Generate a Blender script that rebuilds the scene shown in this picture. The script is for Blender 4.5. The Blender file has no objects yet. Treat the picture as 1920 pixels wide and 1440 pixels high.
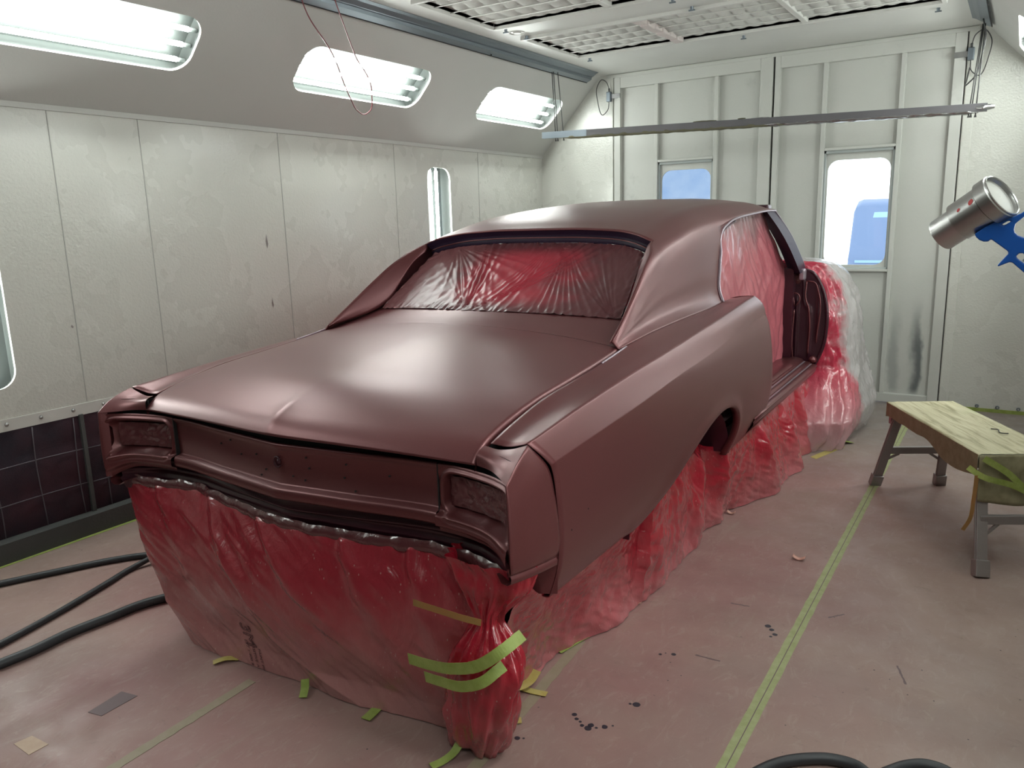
import bpy, bmesh, math, random
import numpy as np
from mathutils import Vector, Matrix, noise
S = bpy.context.scene
COL = S.collection
rnd = random.Random(7)
PI = math.pi

# ------------------------------------------------------------------ camera, world, exposure
def cam_matrix():
    y, p, r = 0.573684551, 0.205671960, -0.0287306683
    f = Vector((-math.sin(y)*math.cos(p), math.cos(y)*math.cos(p), -math.sin(p)))
    rt = f.cross(Vector((0, 0, 1))).normalized(); dn = f.cross(rt)
    c, s = math.cos(r), math.sin(r)
    R0 = c*rt - s*dn; R1 = s*rt + c*dn
    return Matrix(((R0.x, -R1.x, -f.x, 0), (R0.y, -R1.y, -f.y, 0), (R0.z, -R1.z, -f.z, 1.6), (0, 0, 0, 1)))
cam = bpy.data.cameras.new('camera'); cam.sensor_width = 36; cam.lens = 1468.24/1920*36
cam.clip_start = 0.05; cam.clip_end = 200
co = bpy.data.objects.new('camera', cam); COL.objects.link(co); co.matrix_world = cam_matrix(); S.camera = co
W = bpy.data.worlds.new('World'); S.world = W; W.use_nodes = True
W.node_tree.nodes['Background'].inputs[0].default_value = (0.86, 0.93, 1.0, 1)
W.node_tree.nodes['Background'].inputs[1].default_value = 2.2
S.view_settings.view_transform = 'Standard'; S.view_settings.look = 'None'
S.view_settings.exposure = 0.60; S.view_settings.gamma = 1.0; S.view_settings.use_curve_mapping = False
TUBE_STRENGTH = 28.5

# ------------------------------------------------------------------ materials
def mat(name, base=(.5, .5, .5), rough=.5, metal=0.0, coat=0.0, emis=None, estr=0, alpha=1.0, spec=.5):
    m = bpy.data.materials.new(name); m.use_nodes = True
    b = m.node_tree.nodes['Principled BSDF']
    b.inputs['Base Color'].default_value = (*base, 1); b.inputs['Roughness'].default_value = rough
    b.inputs['Metallic'].default_value = metal; b.inputs['Coat Weight'].default_value = coat
    b.inputs['Specular IOR Level'].default_value = spec
    if emis: b.inputs['Emission Color'].default_value = (*emis, 1); b.inputs['Emission Strength'].default_value = estr
    b.inputs['Alpha'].default_value = alpha
    return m
class NT:
    def __init__(s, m): s.m = m; s.n = m.node_tree.nodes; s.l = m.node_tree.links; s.b = s.n.get('Principled BSDF')
    def new(s, t, **k):
        o = s.n.new(t)
        for a, v in k.items():
            if a.startswith('i_'): o.inputs[a[2:].replace('_', ' ')].default_value = v
            else: setattr(o, a, v)
        return o
    def link(s, a, b): s.l.new(a, b)
    def coord(s, scale=(1, 1, 1), kind='Object'):
        t = s.new('ShaderNodeTexCoord'); mp = s.new('ShaderNodeMapping'); mp.inputs['Scale'].default_value = scale
        s.link(t.outputs[kind], mp.inputs[0]); return mp.outputs[0]
    def noise(s, vec, scale, detail=4, rough=.6, dist=0):
        o = s.new('ShaderNodeTexNoise'); o.inputs['Scale'].default_value = scale; o.inputs['Detail'].default_value = detail
        o.inputs['Roughness'].default_value = rough; o.inputs['Distortion'].default_value = dist; s.link(vec, o.inputs['Vector']); return o.outputs['Fac']
    def ramp(s, fac, stops):
        o = s.new('ShaderNodeValToRGB'); cr = o.color_ramp
        while len(cr.elements) < len(stops): cr.elements.new(.5)
        for e, (p, c) in zip(cr.elements, stops):
            e.position = p; e.color = (*c, 1) if len(c) == 3 else c
        s.link(fac, o.inputs[0]); return o.outputs[0]
    def mix(s, fac, a, b, mode='MIX'):
        o = s.new('ShaderNodeMix', data_type='RGBA', blend_type=mode)
        for i, v in ((0, fac), (6, a), (7, b)):
            if hasattr(v, 'links'): s.link(v, o.inputs[i])
            else: o.inputs[i].default_value = v if i == 0 else (*v, 1)
        return o.outputs[2]
    def math(s, op, a, b=0.0, clamp=False):
        o = s.new('ShaderNodeMath', operation=op); o.use_clamp = clamp
        for i, v in ((0, a), (1, b)):
            if hasattr(v, 'links'): s.link(v, o.inputs[i])
            else: o.inputs[i].default_value = v
        return o.outputs[0]
    def sep(s, vec): o = s.new('ShaderNodeSeparateXYZ'); s.link(vec, o.inputs[0]); return o.outputs
    def rng(s, v, a, b, c=0., d=1.):
        o = s.new('ShaderNodeMapRange', interpolation_type='SMOOTHSTEP'); s.link(v, o.inputs[0])
        for i, x in enumerate((a, b, c, d)): o.inputs[i+1].default_value = x
        return o.outputs[0]
    def bump(s, h, strength=.2, dist=.01):
        o = s.new('ShaderNodeBump'); o.inputs['Strength'].default_value = strength; o.inputs['Distance'].default_value = dist
        s.link(h, o.inputs['Height']); s.link(o.outputs[0], s.b.inputs['Normal'])

def wall_mat(name, a, b, rough=.32, peel=.25, dirt=.0):
    m = mat(name, a, rough); t = NT(m); v = t.coord()
    c = t.ramp(t.noise(v, 1.3, 5), [(.2, a), (.8, b)])
    if dirt: c = t.mix(t.rng(t.noise(v, 4.0, 6, .7), .56, .8, 0, dirt), c, (.22, .22, .21))
    t.link(c, t.b.inputs['Base Color'])
    t.link(t.rng(t.noise(v, 3, 3), .2, .8, rough-.03, rough+.05), t.b.inputs['Roughness'])
    t.bump(t.noise(v, 75, 2, .5), peel, .004)
    if 'booth wall' in name: t.b.inputs['Coat Weight'].default_value = .3; t.b.inputs['Coat Roughness'].default_value = .14
    return m
M = {}
M['wall'] = wall_mat('white booth wall paint', (.54, .545, .495), (.565, .565, .525), .27, .55)
M['slope'] = wall_mat('white sloped panel paint', (.50, .51, .48), (.53, .53, .505), .45, .1)
M['door'] = wall_mat('white door paint', (.47, .48, .44), (.53, .53, .50), .35, .2, .35)
M['ceil'] = wall_mat('white ceiling paint', (.58, .58, .55), (.63, .63, .6), .4, .1, .1)
M['dim_wall'] = wall_mat('darkened end wall', (.05, .05, .055), (.07, .07, .07), .6, .1)  # unseen end wall, made dark so the tail and films reflect less light
M['seam'] = mat('seam line', (.40, .40, .375), .6)
M['dark'] = mat('dark gap', (.012, .011, .012), .7)
M['galv'] = mat('galvanised steel', (.20, .23, .26), .38, .8)
M['steel'] = mat('bare steel', (.45, .45, .45), .35, .9)
M['strip'] = wall_mat('worn metal strip', (.52, .52, .48), (.6, .6, .57), .3, .05, .3)
M['curb'] = wall_mat('dark concrete curb', (.055, .058, .058), (.08, .082, .08), .75, .3)
M['black_rubber'] = mat('black hose rubber', (.022, .024, .028), .5)
M['tube'] = mat('fluorescent tube', (1, 1, 1), .5, emis=(.965, 1.0, .965), estr=TUBE_STRENGTH)
M['reflector'] = mat('darkened reflector', (.045, .052, .049), .5)  # white reflector darkened so the bands between tubes stay below clipping
M['lampholder'] = mat('grey lampholder', (.35, .38, .37), .5)

def glass_mat(name, tint=(1, 1, 1), gloss=.06):
    m = bpy.data.materials.new(name); m.use_nodes = True; n = m.node_tree.nodes; l = m.node_tree.links; n.clear()
    o = n.new('ShaderNodeOutputMaterial'); mx = n.new('ShaderNodeMixShader'); tr = n.new('ShaderNodeBsdfTransparent'); g = n.new('ShaderNodeBsdfGlossy')
    tr.inputs[0].default_value = (*tint, 1); g.inputs['Roughness'].default_value = .05; mx.inputs[0].default_value = gloss
    l.new(tr.outputs[0], mx.inputs[1]); l.new(g.outputs[0], mx.inputs[2]); l.new(mx.outputs[0], o.inputs[0]); return m
M['glass'] = glass_mat('clear pane', (.97, 1, .99))
M['blue_glass'] = glass_mat('blue tinted pane', (.13, .178, .25), .04)
def mottle():
    n = M['blue_glass'].node_tree; tc = n.nodes.new('ShaderNodeTexCoord'); nz_ = n.nodes.new('ShaderNodeTexNoise'); nz_.inputs['Scale'].default_value = 5; nz_.inputs['Detail'].default_value = 5
    r = n.nodes.new('ShaderNodeValToRGB'); r.color_ramp.elements[0].position = .3; r.color_ramp.elements[1].position = .72
    r.color_ramp.elements[0].color = (.115, .165, .245, 1); r.color_ramp.elements[1].color = (.165, .21, .27, 1)
    n.links.new(tc.outputs['Object'], nz_.inputs['Vector']); n.links.new(nz_.outputs['Fac'], r.inputs[0])
    for q in n.nodes:
        if q.type == 'BSDF_TRANSPARENT': n.links.new(r.outputs[0], q.inputs[0])
mottle()

def paint_mat():
    m = mat('satin maroon metallic paint', (.15, .04, .04), .39, .5, coat=.55, spec=.5); m.node_tree.nodes['Principled BSDF'].inputs['Coat Roughness'].default_value = .36; m.node_tree.nodes['Principled BSDF'].inputs['Coat IOR'].default_value = 1.5; t = NT(m); v = t.coord()
    c = t.ramp(t.noise(v, 900, 1), [(.35, (.112, .023, .027)), (.65, (.148, .036, .038))])
    t.link(c, t.b.inputs['Base Color']); return m
M['paint'] = paint_mat()
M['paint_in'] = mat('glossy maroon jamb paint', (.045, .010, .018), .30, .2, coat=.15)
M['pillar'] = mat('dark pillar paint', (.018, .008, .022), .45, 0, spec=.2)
M['rail'] = mat('drip rail reflection tone', (.40, .33, .38), .30, .6)  # lavender tone stands in for lights reflected in the painted rail

def film_mat(name, mode='z', a=0., b=1., dense=(.30, .022, .035), thin=(.40, .19, .18), alpha_thin=1.0, rough=.26, speck=True):
    """plastic sheet with red overspray: dense near the painted body, thinner away from it"""
    m = mat(name, dense, rough, coat=.6); t = NT(m); v = t.coord(); x, y, z = t.sep(v)
    base = {'z': z, 'y': y, 'x': x}[mode]
    k = t.rng(t.math('ADD', base, t.math('MULTIPLY', t.math('SUBTRACT', t.noise(v, 2.2, 5, .6), .5), .55)), a, b)
    c = t.mix(k, thin, dense)
    if speck:
        vo = t.new('ShaderNodeTexVoronoi'); vo.inputs['Scale'].default_value = 55; t.link(t.coord((1, 1, .5)), vo.inputs['Vector'])
        sp = t.math('MULTIPLY', t.rng(vo.outputs['Distance'], .02, .16, 1, 0), t.rng(t.noise(v, 5, 3), .42, .58))
        c = t.mix(t.math('MULTIPLY', sp, .6), c, (.6, .42, .38))
    t.link(c, t.b.inputs['Base Color'])
    w = t.noise(t.coord((1, 1, .45)), 9, 5, .55, 1.2)
    t.bump(t.math('ADD', w, t.math('MULTIPLY', t.noise(v, 60, 3), .12)), .55, .02)
    t.link(t.math('ADD', t.math('MULTIPLY', k, 1-alpha_thin), alpha_thin), t.b.inputs['Alpha'])
    t.b.inputs['Coat Roughness'].default_value = .12
    return m
M['film_rear'] = film_mat('masking film on the tail', 'z', -.05, .50)
M['film_side'] = film_mat('masking film on the side', 'z', -.15, .35, dense=(.33, .010, .024), thin=(.44, .15, .16), rough=.2)
M['film_arch'] = film_mat('masking film on rear window', 'z', 1.0, 1.45, dense=(.16, .025, .035), thin=(.30, .06, .07), rough=.22, speck=False)
def win_mat():
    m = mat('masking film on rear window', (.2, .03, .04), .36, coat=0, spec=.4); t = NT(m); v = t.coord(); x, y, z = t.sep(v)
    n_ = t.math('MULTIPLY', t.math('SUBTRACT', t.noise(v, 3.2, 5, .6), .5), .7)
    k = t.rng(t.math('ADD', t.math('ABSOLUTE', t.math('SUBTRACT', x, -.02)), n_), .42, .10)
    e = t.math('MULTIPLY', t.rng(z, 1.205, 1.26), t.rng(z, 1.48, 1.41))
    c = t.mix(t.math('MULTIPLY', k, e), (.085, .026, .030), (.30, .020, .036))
    c = t.mix(t.math('MULTIPLY', t.rng(x, -.25, -.42), .45), c, (.20, .075, .078)); t.link(c, t.b.inputs['Base Color'])  # pinker left end puts the sheen of the film into its colour
    t.bump(t.noise(t.coord((1, 1, .6)), 26, 4, .6, 1), .12, .006); return m
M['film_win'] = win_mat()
M['film_door'] = film_mat('masking film in door opening', 'z', 1.62, 1.35, dense=(.44, .115, .14), thin=(.24, .125, .135), rough=.38, speck=False)
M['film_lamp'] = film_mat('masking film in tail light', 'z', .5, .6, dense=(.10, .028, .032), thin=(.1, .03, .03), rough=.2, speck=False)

def bag_mat():
    m = mat('clear masking film with red overspray', (.6, .6, .6), .2, coat=.4); t = NT(m); v = t.coord(); x, y, z = t.sep(v)
    nn = t.math('MULTIPLY', t.math('SUBTRACT', t.noise(v, 4, 5), .5), .35)
    # overspray reached only the part of the bag beside the painted body, and faded towards the hem
    q = t.math('ADD', t.math('SUBTRACT', y, t.math('MULTIPLY', t.rng(z, .55, .0), -.05)), nn)
    k = t.rng(q, 4.36, 4.24)
    k = t.math('MULTIPLY', k, t.rng(z, -.15, .55, .35, 1))
    c = t.mix(k, (.66, .62, .62), (.40, .02, .05)); t.link(c, t.b.inputs['Base Color'])
    t.bump(t.noise(t.coord((1, 1, .35)), 8, 5, .6, 1.5), .5, .03)
    t.link(t.rng(k, 0, 1, .50, .97), t.b.inputs['Alpha']); return m
M['bag'] = bag_mat()

def floor_mat():
    m = mat('stained concrete floor', (.3, .2, .18), .55); t = NT(m); v = t.coord(); x, y, z = t.sep(v)
    base = t.ramp(t.noise(v, .9, 7, .62, .4), [(.25, (.215, .155, .138)), (.5, (.285, .208, .180)), (.75, (.36, .268, .222))])
    red = t.ramp(t.noise(v, 1.4, 6, .6), [(.3, (.215, .100, .098)), (.7, (.31, .160, .150))])
    # red overspray dust settled round the car
    dx = t.math('ABSOLUTE', t.math('ADD', x, 2.0)); dd = t.rng(dx, 2.2, .9); ee = t.rng(y, 6.2, 4.2)
    c = t.mix(t.math('MULTIPLY', t.math('MULTIPLY', dd, ee), t.rng(t.noise(v, .8, 4), .3, .62, .25, .95)), base, red)
    grey = t.rng(y, 4.6, 6.6); c = t.mix(t.math('MULTIPLY', grey, .75), c, (.185, .165, .15))
    st = t.noise(t.coord((2.5, .5, 1)), 3, 6, .7, .8); c = t.mix(t.rng(st, .55, .8, 0, .35), c, (.33, .28, .22))
    st2 = t.noise(t.coord((1, 1, 1)), 7, 8, .75, 1.5); c = t.mix(t.rng(st2, .60, .78, 0, .45), c, (.12, .085, .085))
    c = t.mix(t.rng(t.noise(t.coord((1, .45, 1)), 14, 9, .8, 2.0), .50, .68, 0, .30), c, (.40, .33, .28))
    c = t.mix(t.rng(t.noise(t.coord((.5, 1, 1)), 22, 9, .8, 1.0), .56, .72, 0, .40), c, (.13, .09, .085))
    vo = t.new('ShaderNodeTexVoronoi'); vo.inputs['Scale'].default_value = 16; t.link(v, vo.inputs['Vector'])
    c = t.mix(t.math('MULTIPLY', t.rng(vo.outputs['Distance'], .035, .06, 1, 0), t.rng(t.noise(v, 2.5, 2), .5, .56)), c, (.05, .035, .04))
    t.link(c, t.b.inputs['Base Color']); t.link(t.rng(t.noise(v, 5, 5), .3, .7, .42, .7), t.b.inputs['Roughness'])
    t.bump(t.noise(v, 30, 6, .7), .12, .004); return m
M['floor'] = floor_mat()
def tape_mat(name, c, c2, rough=.6):
    m = mat(name, c, rough); t = NT(m); v = t.coord()
    t.link(t.ramp(t.noise(v, 25, 4), [(.35, c), (.7, c2)]), t.b.inputs['Base Color']); t.bump(t.noise(v, 120, 3), .2, .002); return m
M['tape_green'] = tape_mat('green masking tape', (.22, .29, .055), (.31, .37, .10))
M['tape_dirty'] = tape_mat('dirty green floor tape', (.27, .30, .13), (.34, .36, .19))
M['tape_fade'] = tape_mat('faded floor tape', (.25, .21, .14), (.29, .23, .17))
M['tape_yellow'] = tape_mat('yellow masking tape', (.40, .32, .08), (.46, .38, .14))
M['tape_rust'] = tape_mat('oversprayed orange tape', (.34, .16, .05), (.28, .17, .05))
M['tape_pale'] = tape_mat('pale tape square', (.42, .29, .21), (.46, .33, .24))
M['paint_spot'] = mat('dark paint drop', (.035, .033, .045), .35)
M['scuff'] = mat('dark scuff', (.13, .085, .09), .6)
M['scrap'] = mat('pink scrap', (.55, .30, .24), .6)
def filter_mat():
    m = mat('dark filter cloth', (.02, .014, .022), .85); t = NT(m); v = t.coord()
    t.link(t.ramp(t.noise(v, 3, 5), [(.35, (.016, .013, .022)), (.7, (.05, .015, .025))]), t.b.inputs['Base Color']); t.bump(t.noise(v, 140, 3), .6, .004); return m
M['filter'] = filter_mat()
M['grid'] = mat('filter grid wire', (.10, .085, .10), .6)
def paper_mat():
    m = mat('green tinged masking paper', (.45, .43, .27), .6); t = NT(m); v = t.coord((1, 9, 1))
    c = t.ramp(t.noise(v, 3.5, 5, .6, .6), [(.35, (.30, .27, .15)), (.5, (.50, .47, .30)), (.72, (.60, .58, .40))])
    c = t.mix(t.rng(t.noise(t.coord(), 3, 3), .5, .7, 0, .35), c, (.36, .50, .22))
    t.link(c, t.b.inputs['Base Color']); t.bump(t.noise(v, 6, 5), .4, .01); return m
M['paper'] = paper_mat()
M['paper_side'] = tape_mat('olive masking paper', (.20, .18, .10), (.27, .25, .15))
M['alu'] = wall_mat('worn aluminium leg', (.22, .20, .195), (.33, .31, .30), .4, .2, .3); NT(M['alu']).b.inputs['Metallic'].default_value = .5
M['brushed'] = mat('brushed aluminium', (.50, .50, .49), .33, 1.0)
M['mesh_white'] = mat('pale mesh screen', (.62, .62, .58), .6)
M['blue'] = mat('blue plastic', (.012, .085, .36), .3)
M['red_mark'] = mat('red paint mark', (.45, .05, .05), .5)
M['media'] = wall_mat('white filter media', (.52, .52, .49), (.6, .6, .57), .8, .5)
M['pinkmedia'] = wall_mat('pinkish tape', (.55, .48, .46), (.6, .54, .52), .7, .2)
M['foil'] = mat('crumpled foil', (.42, .42, .42), .25, .9)
M['bar'] = wall_mat('grey bar paint', (.10, .10, .105), (.15, .14, .15), .4, .1)
M['olive'] = mat('olive paper wrap', (.14, .13, .08), .7)
M['cable'] = mat('dark cable', (.05, .05, .05), .5)
M['red_wire'] = mat('dark red wire', (.18, .03, .04), .4)
M['print'] = mat('dark printing ink', (.05, .008, .015), .5)
M['van'] = mat('haze tinted van paint', (.10, .155, .27), .4)  # blue tint stands in for haze and glare over the vehicle
M['van_glass'] = mat('van glass', (.22, .36, .5), .1)
M['ground'] = mat('bright yard ground', (.8, .8, .8), .8)

# ------------------------------------------------------------------ mesh helpers
def mk(name, V, F, m, parent=None, smooth=True, loc=None, rotz=0):
    me = bpy.data.meshes.new(name); me.from_pydata([tuple(map(float, v)) for v in V], [], [tuple(int(i) for i in f) for f in F]); me.update()
    o = bpy.data.objects.new(name, me); COL.objects.link(o)
    for mm in (m if isinstance(m, (list, tuple)) else [m]): me.materials.append(mm)
    if smooth:
        for p in me.polygons: p.use_smooth = True
    if parent: o.parent = parent
    if loc is not None: o.location = loc; o.rotation_euler.z = rotz
    return o
def recalc(o):
    b = bmesh.new(); b.from_mesh(o.data); bmesh.ops.remove_doubles(b, verts=b.verts, dist=1e-5); bmesh.ops.recalc_face_normals(b, faces=b.faces); b.to_mesh(o.data); b.free(); return o
def mod(o, t, **k):
    q = o.modifiers.new(t.lower(), t)
    for a, v in k.items(): setattr(q, a, v)
    return q
def thick(o, t, off=0): return mod(o, 'SOLIDIFY', thickness=t, offset=off)
def bevel(o, w=.005, n=2): mod(o, 'BEVEL', width=w, segments=n, limit_method='ANGLE'); return o
def thing(name, label, cat, loc=(0, 0, 0), rotz=0, group=None):
    o = bpy.data.objects.new(name, None); COL.objects.link(o); o.location = loc; o.rotation_euler.z = rotz; o.empty_display_size = .1
    o['label'] = label; o['category'] = cat
    if group: o['group'] = group
    return o
def tag(o, label, cat, group=None, kind=None):
    o['label'] = label; o['category'] = cat
    if group: o['group'] = group
    if kind: o['kind'] = kind
    return o
def struct(o, label=None):
    o['kind'] = 'structure'
    if label: o['label'] = label
    return o
class MB:
    def __init__(s): s.V = []; s.F = []
    def box(s, a, b, Mx=None):
        n = len(s.V); P = [(x, y, z) for x in (a[0], b[0]) for y in (a[1], b[1]) for z in (a[2], b[2])]
        if Mx is not None: P = [tuple(Mx @ Vector(p)) for p in P]
        s.V += P; s.F += [(n+i, n+j, n+k, n+l) for i, j, k, l in ((0, 1, 3, 2), (4, 6, 7, 5), (0, 4, 5, 1), (2, 3, 7, 6), (0, 2, 6, 4), (1, 5, 7, 3))]; return s
    def quad(s, *P): n = len(s.V); s.V += list(P); s.F.append(tuple(range(n, n+len(P)))); return s
    def cyl(s, a, b, r, r2=None, n=16, cap=True):
        a = Vector(a); b = Vector(b); d = (b-a).normalized(); u = d.orthogonal().normalized(); w = d.cross(u); k = len(s.V); r2 = r if r2 is None else r2
        for P, R in ((a, r), (b, r2)):
            for i in range(n): t = 2*PI*i/n; s.V.append(tuple(P+R*(math.cos(t)*u+math.sin(t)*w)))
        for i in range(n): j = (i+1) % n; s.F.append((k+i, k+j, k+n+j, k+n+i))
        if cap: s.F.append(tuple(k+i for i in range(n))[::-1]); s.F.append(tuple(k+n+i for i in range(n)))
        return s
    def tube(s, P, r, n=10, closed=False):
        P = [Vector(p) for p in P]; k = len(s.V); N = len(P); u = None
        for i, p in enumerate(P):
            d = (P[min(i+1, N-1)]-P[max(i-1, 0)]).normalized()
            u = (d.orthogonal() if u is None else (u-d*u.dot(d))).normalized(); w = d.cross(u)
            rr = r[i] if hasattr(r, '__len__') else r
            for j in range(n): t = 2*PI*j/n; s.V.append(tuple(p+rr*(math.cos(t)*u+math.sin(t)*w)))
        for i in range(N-1):
            for j in range(n): q = (j+1) % n; s.F.append((k+i*n+j, k+i*n+q, k+(i+1)*n+q, k+(i+1)*n+j))
        s.F.append(tuple(k+j for j in range(n))[::-1]); s.F.append(tuple(k+(N-1)*n+j for j in range(n))); return s
    def beam(s, a, b, w, h, up=(0, 0, 1)):
        a = Vector(a); b = Vector(b); d = (b-a).normalized(); x = d.cross(Vector(up)).normalized(); y = x.cross(d); n = len(s.V)
        for P in (a, b):
            for i, j in ((-1, -1), (1, -1), (1, 1), (-1, 1)): s.V.append(tuple(P+x*w/2*i+y*h/2*j))
        s.F += [(n, n+1, n+2, n+3), (n+7, n+6, n+5, n+4)]+[(n+i, n+4+i, n+4+(i+1) % 4, n+(i+1) % 4) for i in range(4)]; return s
    def build(s, name, m, parent=None, smooth=False, **k): return mk(name, s.V, s.F, m, parent, smooth, **k)
def grid_faces(n, m, skip=None, flip=False):
    F = []
    for i in range(n-1):
        for j in range(m-1):
            if skip and skip(i, j): continue
            f = (i*m+j, i*m+j+1, (i+1)*m+j+1, (i+1)*m+j); F.append(f[::-1] if flip else f)
    return F
def gridobj(name, G, m, parent=None, skip=None, flip=False):
    G = np.asarray(G); n, k = G.shape[:2]
    return mk(name, G.reshape(-1, 3), grid_faces(n, k, skip, flip), m, parent)
def spl(t, Y, q):
    """non uniform Catmull-Rom through Y (k,...) at parameters t, evaluated at q"""
    t = np.asarray(t, float); Y = np.asarray(Y, float); q = np.asarray(q, float); k = len(t); D = np.zeros_like(Y)
    for i in range(k):
        if i == 0: D[i] = (Y[1]-Y[0])/(t[1]-t[0])
        elif i == k-1: D[i] = (Y[-1]-Y[-2])/(t[-1]-t[-2])
        else:
            h0, h1 = t[i]-t[i-1], t[i+1]-t[i]; D[i] = ((Y[i]-Y[i-1])/h0*h1+(Y[i+1]-Y[i])/h1*h0)/(h0+h1)
    out = []
    for x in q:
        i = int(np.clip(np.searchsorted(t, x)-1, 0, k-2)); h = t[i+1]-t[i]; s = min(max((x-t[i])/h, 0), 1)
        out.append((2*s**3-3*s**2+1)*Y[i]+(s**3-2*s**2+s)*h*D[i]+(-2*s**3+3*s**2)*Y[i+1]+(s**3-s**2)*h*D[i+1])
    return np.array(out)
def dense(t, n):
    """n subdivisions per interval"""
    r = []
    for a, b in zip(t[:-1], t[1:]): r += list(np.linspace(a, b, n, endpoint=False))
    return np.array(r+[t[-1]])
def patch(C, nu, nv, tu=None, tv=None):
    C = np.asarray(C, float); tu = np.arange(C.shape[0]) if tu is None else tu; tv = np.arange(C.shape[1]) if tv is None else tv
    A = spl(tu, C, dense(tu, nu)); return spl(tv, A.transpose(1, 0, 2), dense(tv, nv)).transpose(1, 0, 2)
def curve(P, n=12):
    P = np.asarray(P, float); d = np.r_[0, np.cumsum(np.linalg.norm(np.diff(P, axis=0), axis=1))]; return spl(d, P, np.linspace(0, d[-1], n))
def mir(P): P = np.array(P, float).copy(); P[..., 0] *= -1; return P
def nz(x, y, z): return noise.noise(Vector((float(x), float(y), float(z))))
def rrect(x0, x1, y0, y1, r, n=6):
    P = []
    for cx, cy, a in ((x1-r, y1-r, 0), (x0+r, y1-r, 90), (x0+r, y0+r, 180), (x1-r, y0+r, 270)):
        for i in range(n+1): t = math.radians(a+90*i/n); P.append((cx+r*math.cos(t), cy+r*math.sin(t)))
    return P
def on_rect(p, x0, x1, y0, y1, hb):
    """push a point of a rounded rectangle out to the outer rectangle"""
    hx0, hx1, hy0, hy1 = hb; qx = (p[0]-(hx0+hx1)/2)/((hx1-hx0)/2); qy = (p[1]-(hy0+hy1)/2)/((hy1-hy0)/2); k = 1/max(abs(qx), abs(qy))
    return ((x0+x1)/2+qx*k*(x1-x0)/2, (y0+y1)/2+qy*k*(y1-y0)/2)
def plate(cells, holes, to3, name, m, parent=None, depth=None):
    """cells: plain rectangles; holes: (outer rect, hole outline). to3 maps (a,b,d) to 3D"""
    V = []; F = []
    for x0, x1, y0, y1 in cells:
        n = len(V); V += [to3(x0, y0, 0), to3(x1, y0, 0), to3(x1, y1, 0), to3(x0, y1, 0)]; F.append((n, n+1, n+2, n+3))
    for (x0, x1, y0, y1), H in holes:
        hb = (min(h[0] for h in H), max(h[0] for h in H), min(h[1] for h in H), max(h[1] for h in H))
        n = len(V); k = len(H)
        V += [to3(*h, 0) for h in H]; V += [to3(*on_rect(h, x0, x1, y0, y1, hb), 0) for h in H]
        if depth: V += [to3(*h, depth) for h in H]
        for i in range(k):
            j = (i+1) % k; F.append((n+i, n+j, n+k+j, n+k+i))
            if depth: F.append((n+i, n+2*k+i, n+2*k+j, n+j))
        c = len(V); V += [to3(x0, y0, 0), to3(x1, y0, 0), to3(x1, y1, 0), to3(x0, y1, 0)]
        q = k//4
        for ci, (cx, cy) in enumerate(((x0, y0), (x1, y0), (x1, y1), (x0, y1))):
            # corner triangles left between pushed out points
            best = sorted(range(k), key=lambda i: (on_rect(H[i], x0, x1, y0, y1, hb)[0]-cx)**2+(on_rect(H[i], x0, x1, y0, y1, hb)[1]-cy)**2)
            i0 = best[0]
            for i1 in ((i0+1) % k, (i0-1) % k):
                F.append((n+k+i0, n+k+i1, c+ci))
    return mk(name, V, F, m, parent, smooth=False)

# ------------------------------------------------------------------ room
XL, XR, YB, YF, ZC, ZS = -4.168, .318, 7.13, -3.2, 2.92, 2.225
SLN = math.hypot(.668, .695)
def sl_left(a, b, d):   # a along the room, b up the slope, d behind the panel
    k = b/SLN; n = (-.695/SLN, .668/SLN); return (XL+.668*k+n[0]*d, a, ZS+.695*k+n[1]*d)
def sl_right(a, b, d): x, y, z = sl_left(a, b, d); return (XL+XR-x, y, z)
LIGHTS = [(-.33, .90), (1.66, 2.90), (3.63, 4.86), (5.62, 6.85)]
fl = MB().quad((XL-.3, YF-.1, 0), (XR+.3, YF-.1, 0), (XR+.3, YB+.4, 0), (XL-.3, YB+.4, 0)).build('floor', M['floor']); struct(fl)
def slope(name, to3):
    cells = []; holes = []; y = YF
    for a, b in LIGHTS:
        cells.append((y, a-.1, 0, SLN)); cells += [(a-.1, b+.1, 0, .2), (a-.1, b+.1, .74, SLN)]
        holes.append(((a-.1, b+.1, .2, .74), rrect(a, b, .305, .635, .11))); y = b+.1
    cells.append((y, YB, 0, SLN)); return struct(plate(cells, holes, to3, name, M['slope'], depth=.015))
slope('wall_left_slope', sl_left); slope('wall_right_slope', sl_right)
VL = [(1.19, 1.49 - .0), (5.25, 5.565)]
VL = [(1.58, 1.895), (5.25, 5.565)]
def wl(a, b, d): return (XL-d, a, b)
def wr(a, b, d): return (XR+d, a, b)
def sidewall(name, to3, lo):
    cells = []; holes = []; y = YF
    for a, b in VL:
        cells.append((y, a-.08, lo, ZS)); cells += [(a-.08, b+.08, lo, .78), (a-.08, b+.08, 2.12, ZS)]
        holes.append(((a-.08, b+.08, .78, 2.12), rrect(a, b, .855, 2.05, .09))); y = b+.08
    cells.append((y, YB, lo, ZS)); return struct(plate(cells, holes, to3, name, M['wall'], depth=.015))
wleft = sidewall('wall_left', wl, .70); wright = sidewall('wall_right', wr, 0)
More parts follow.
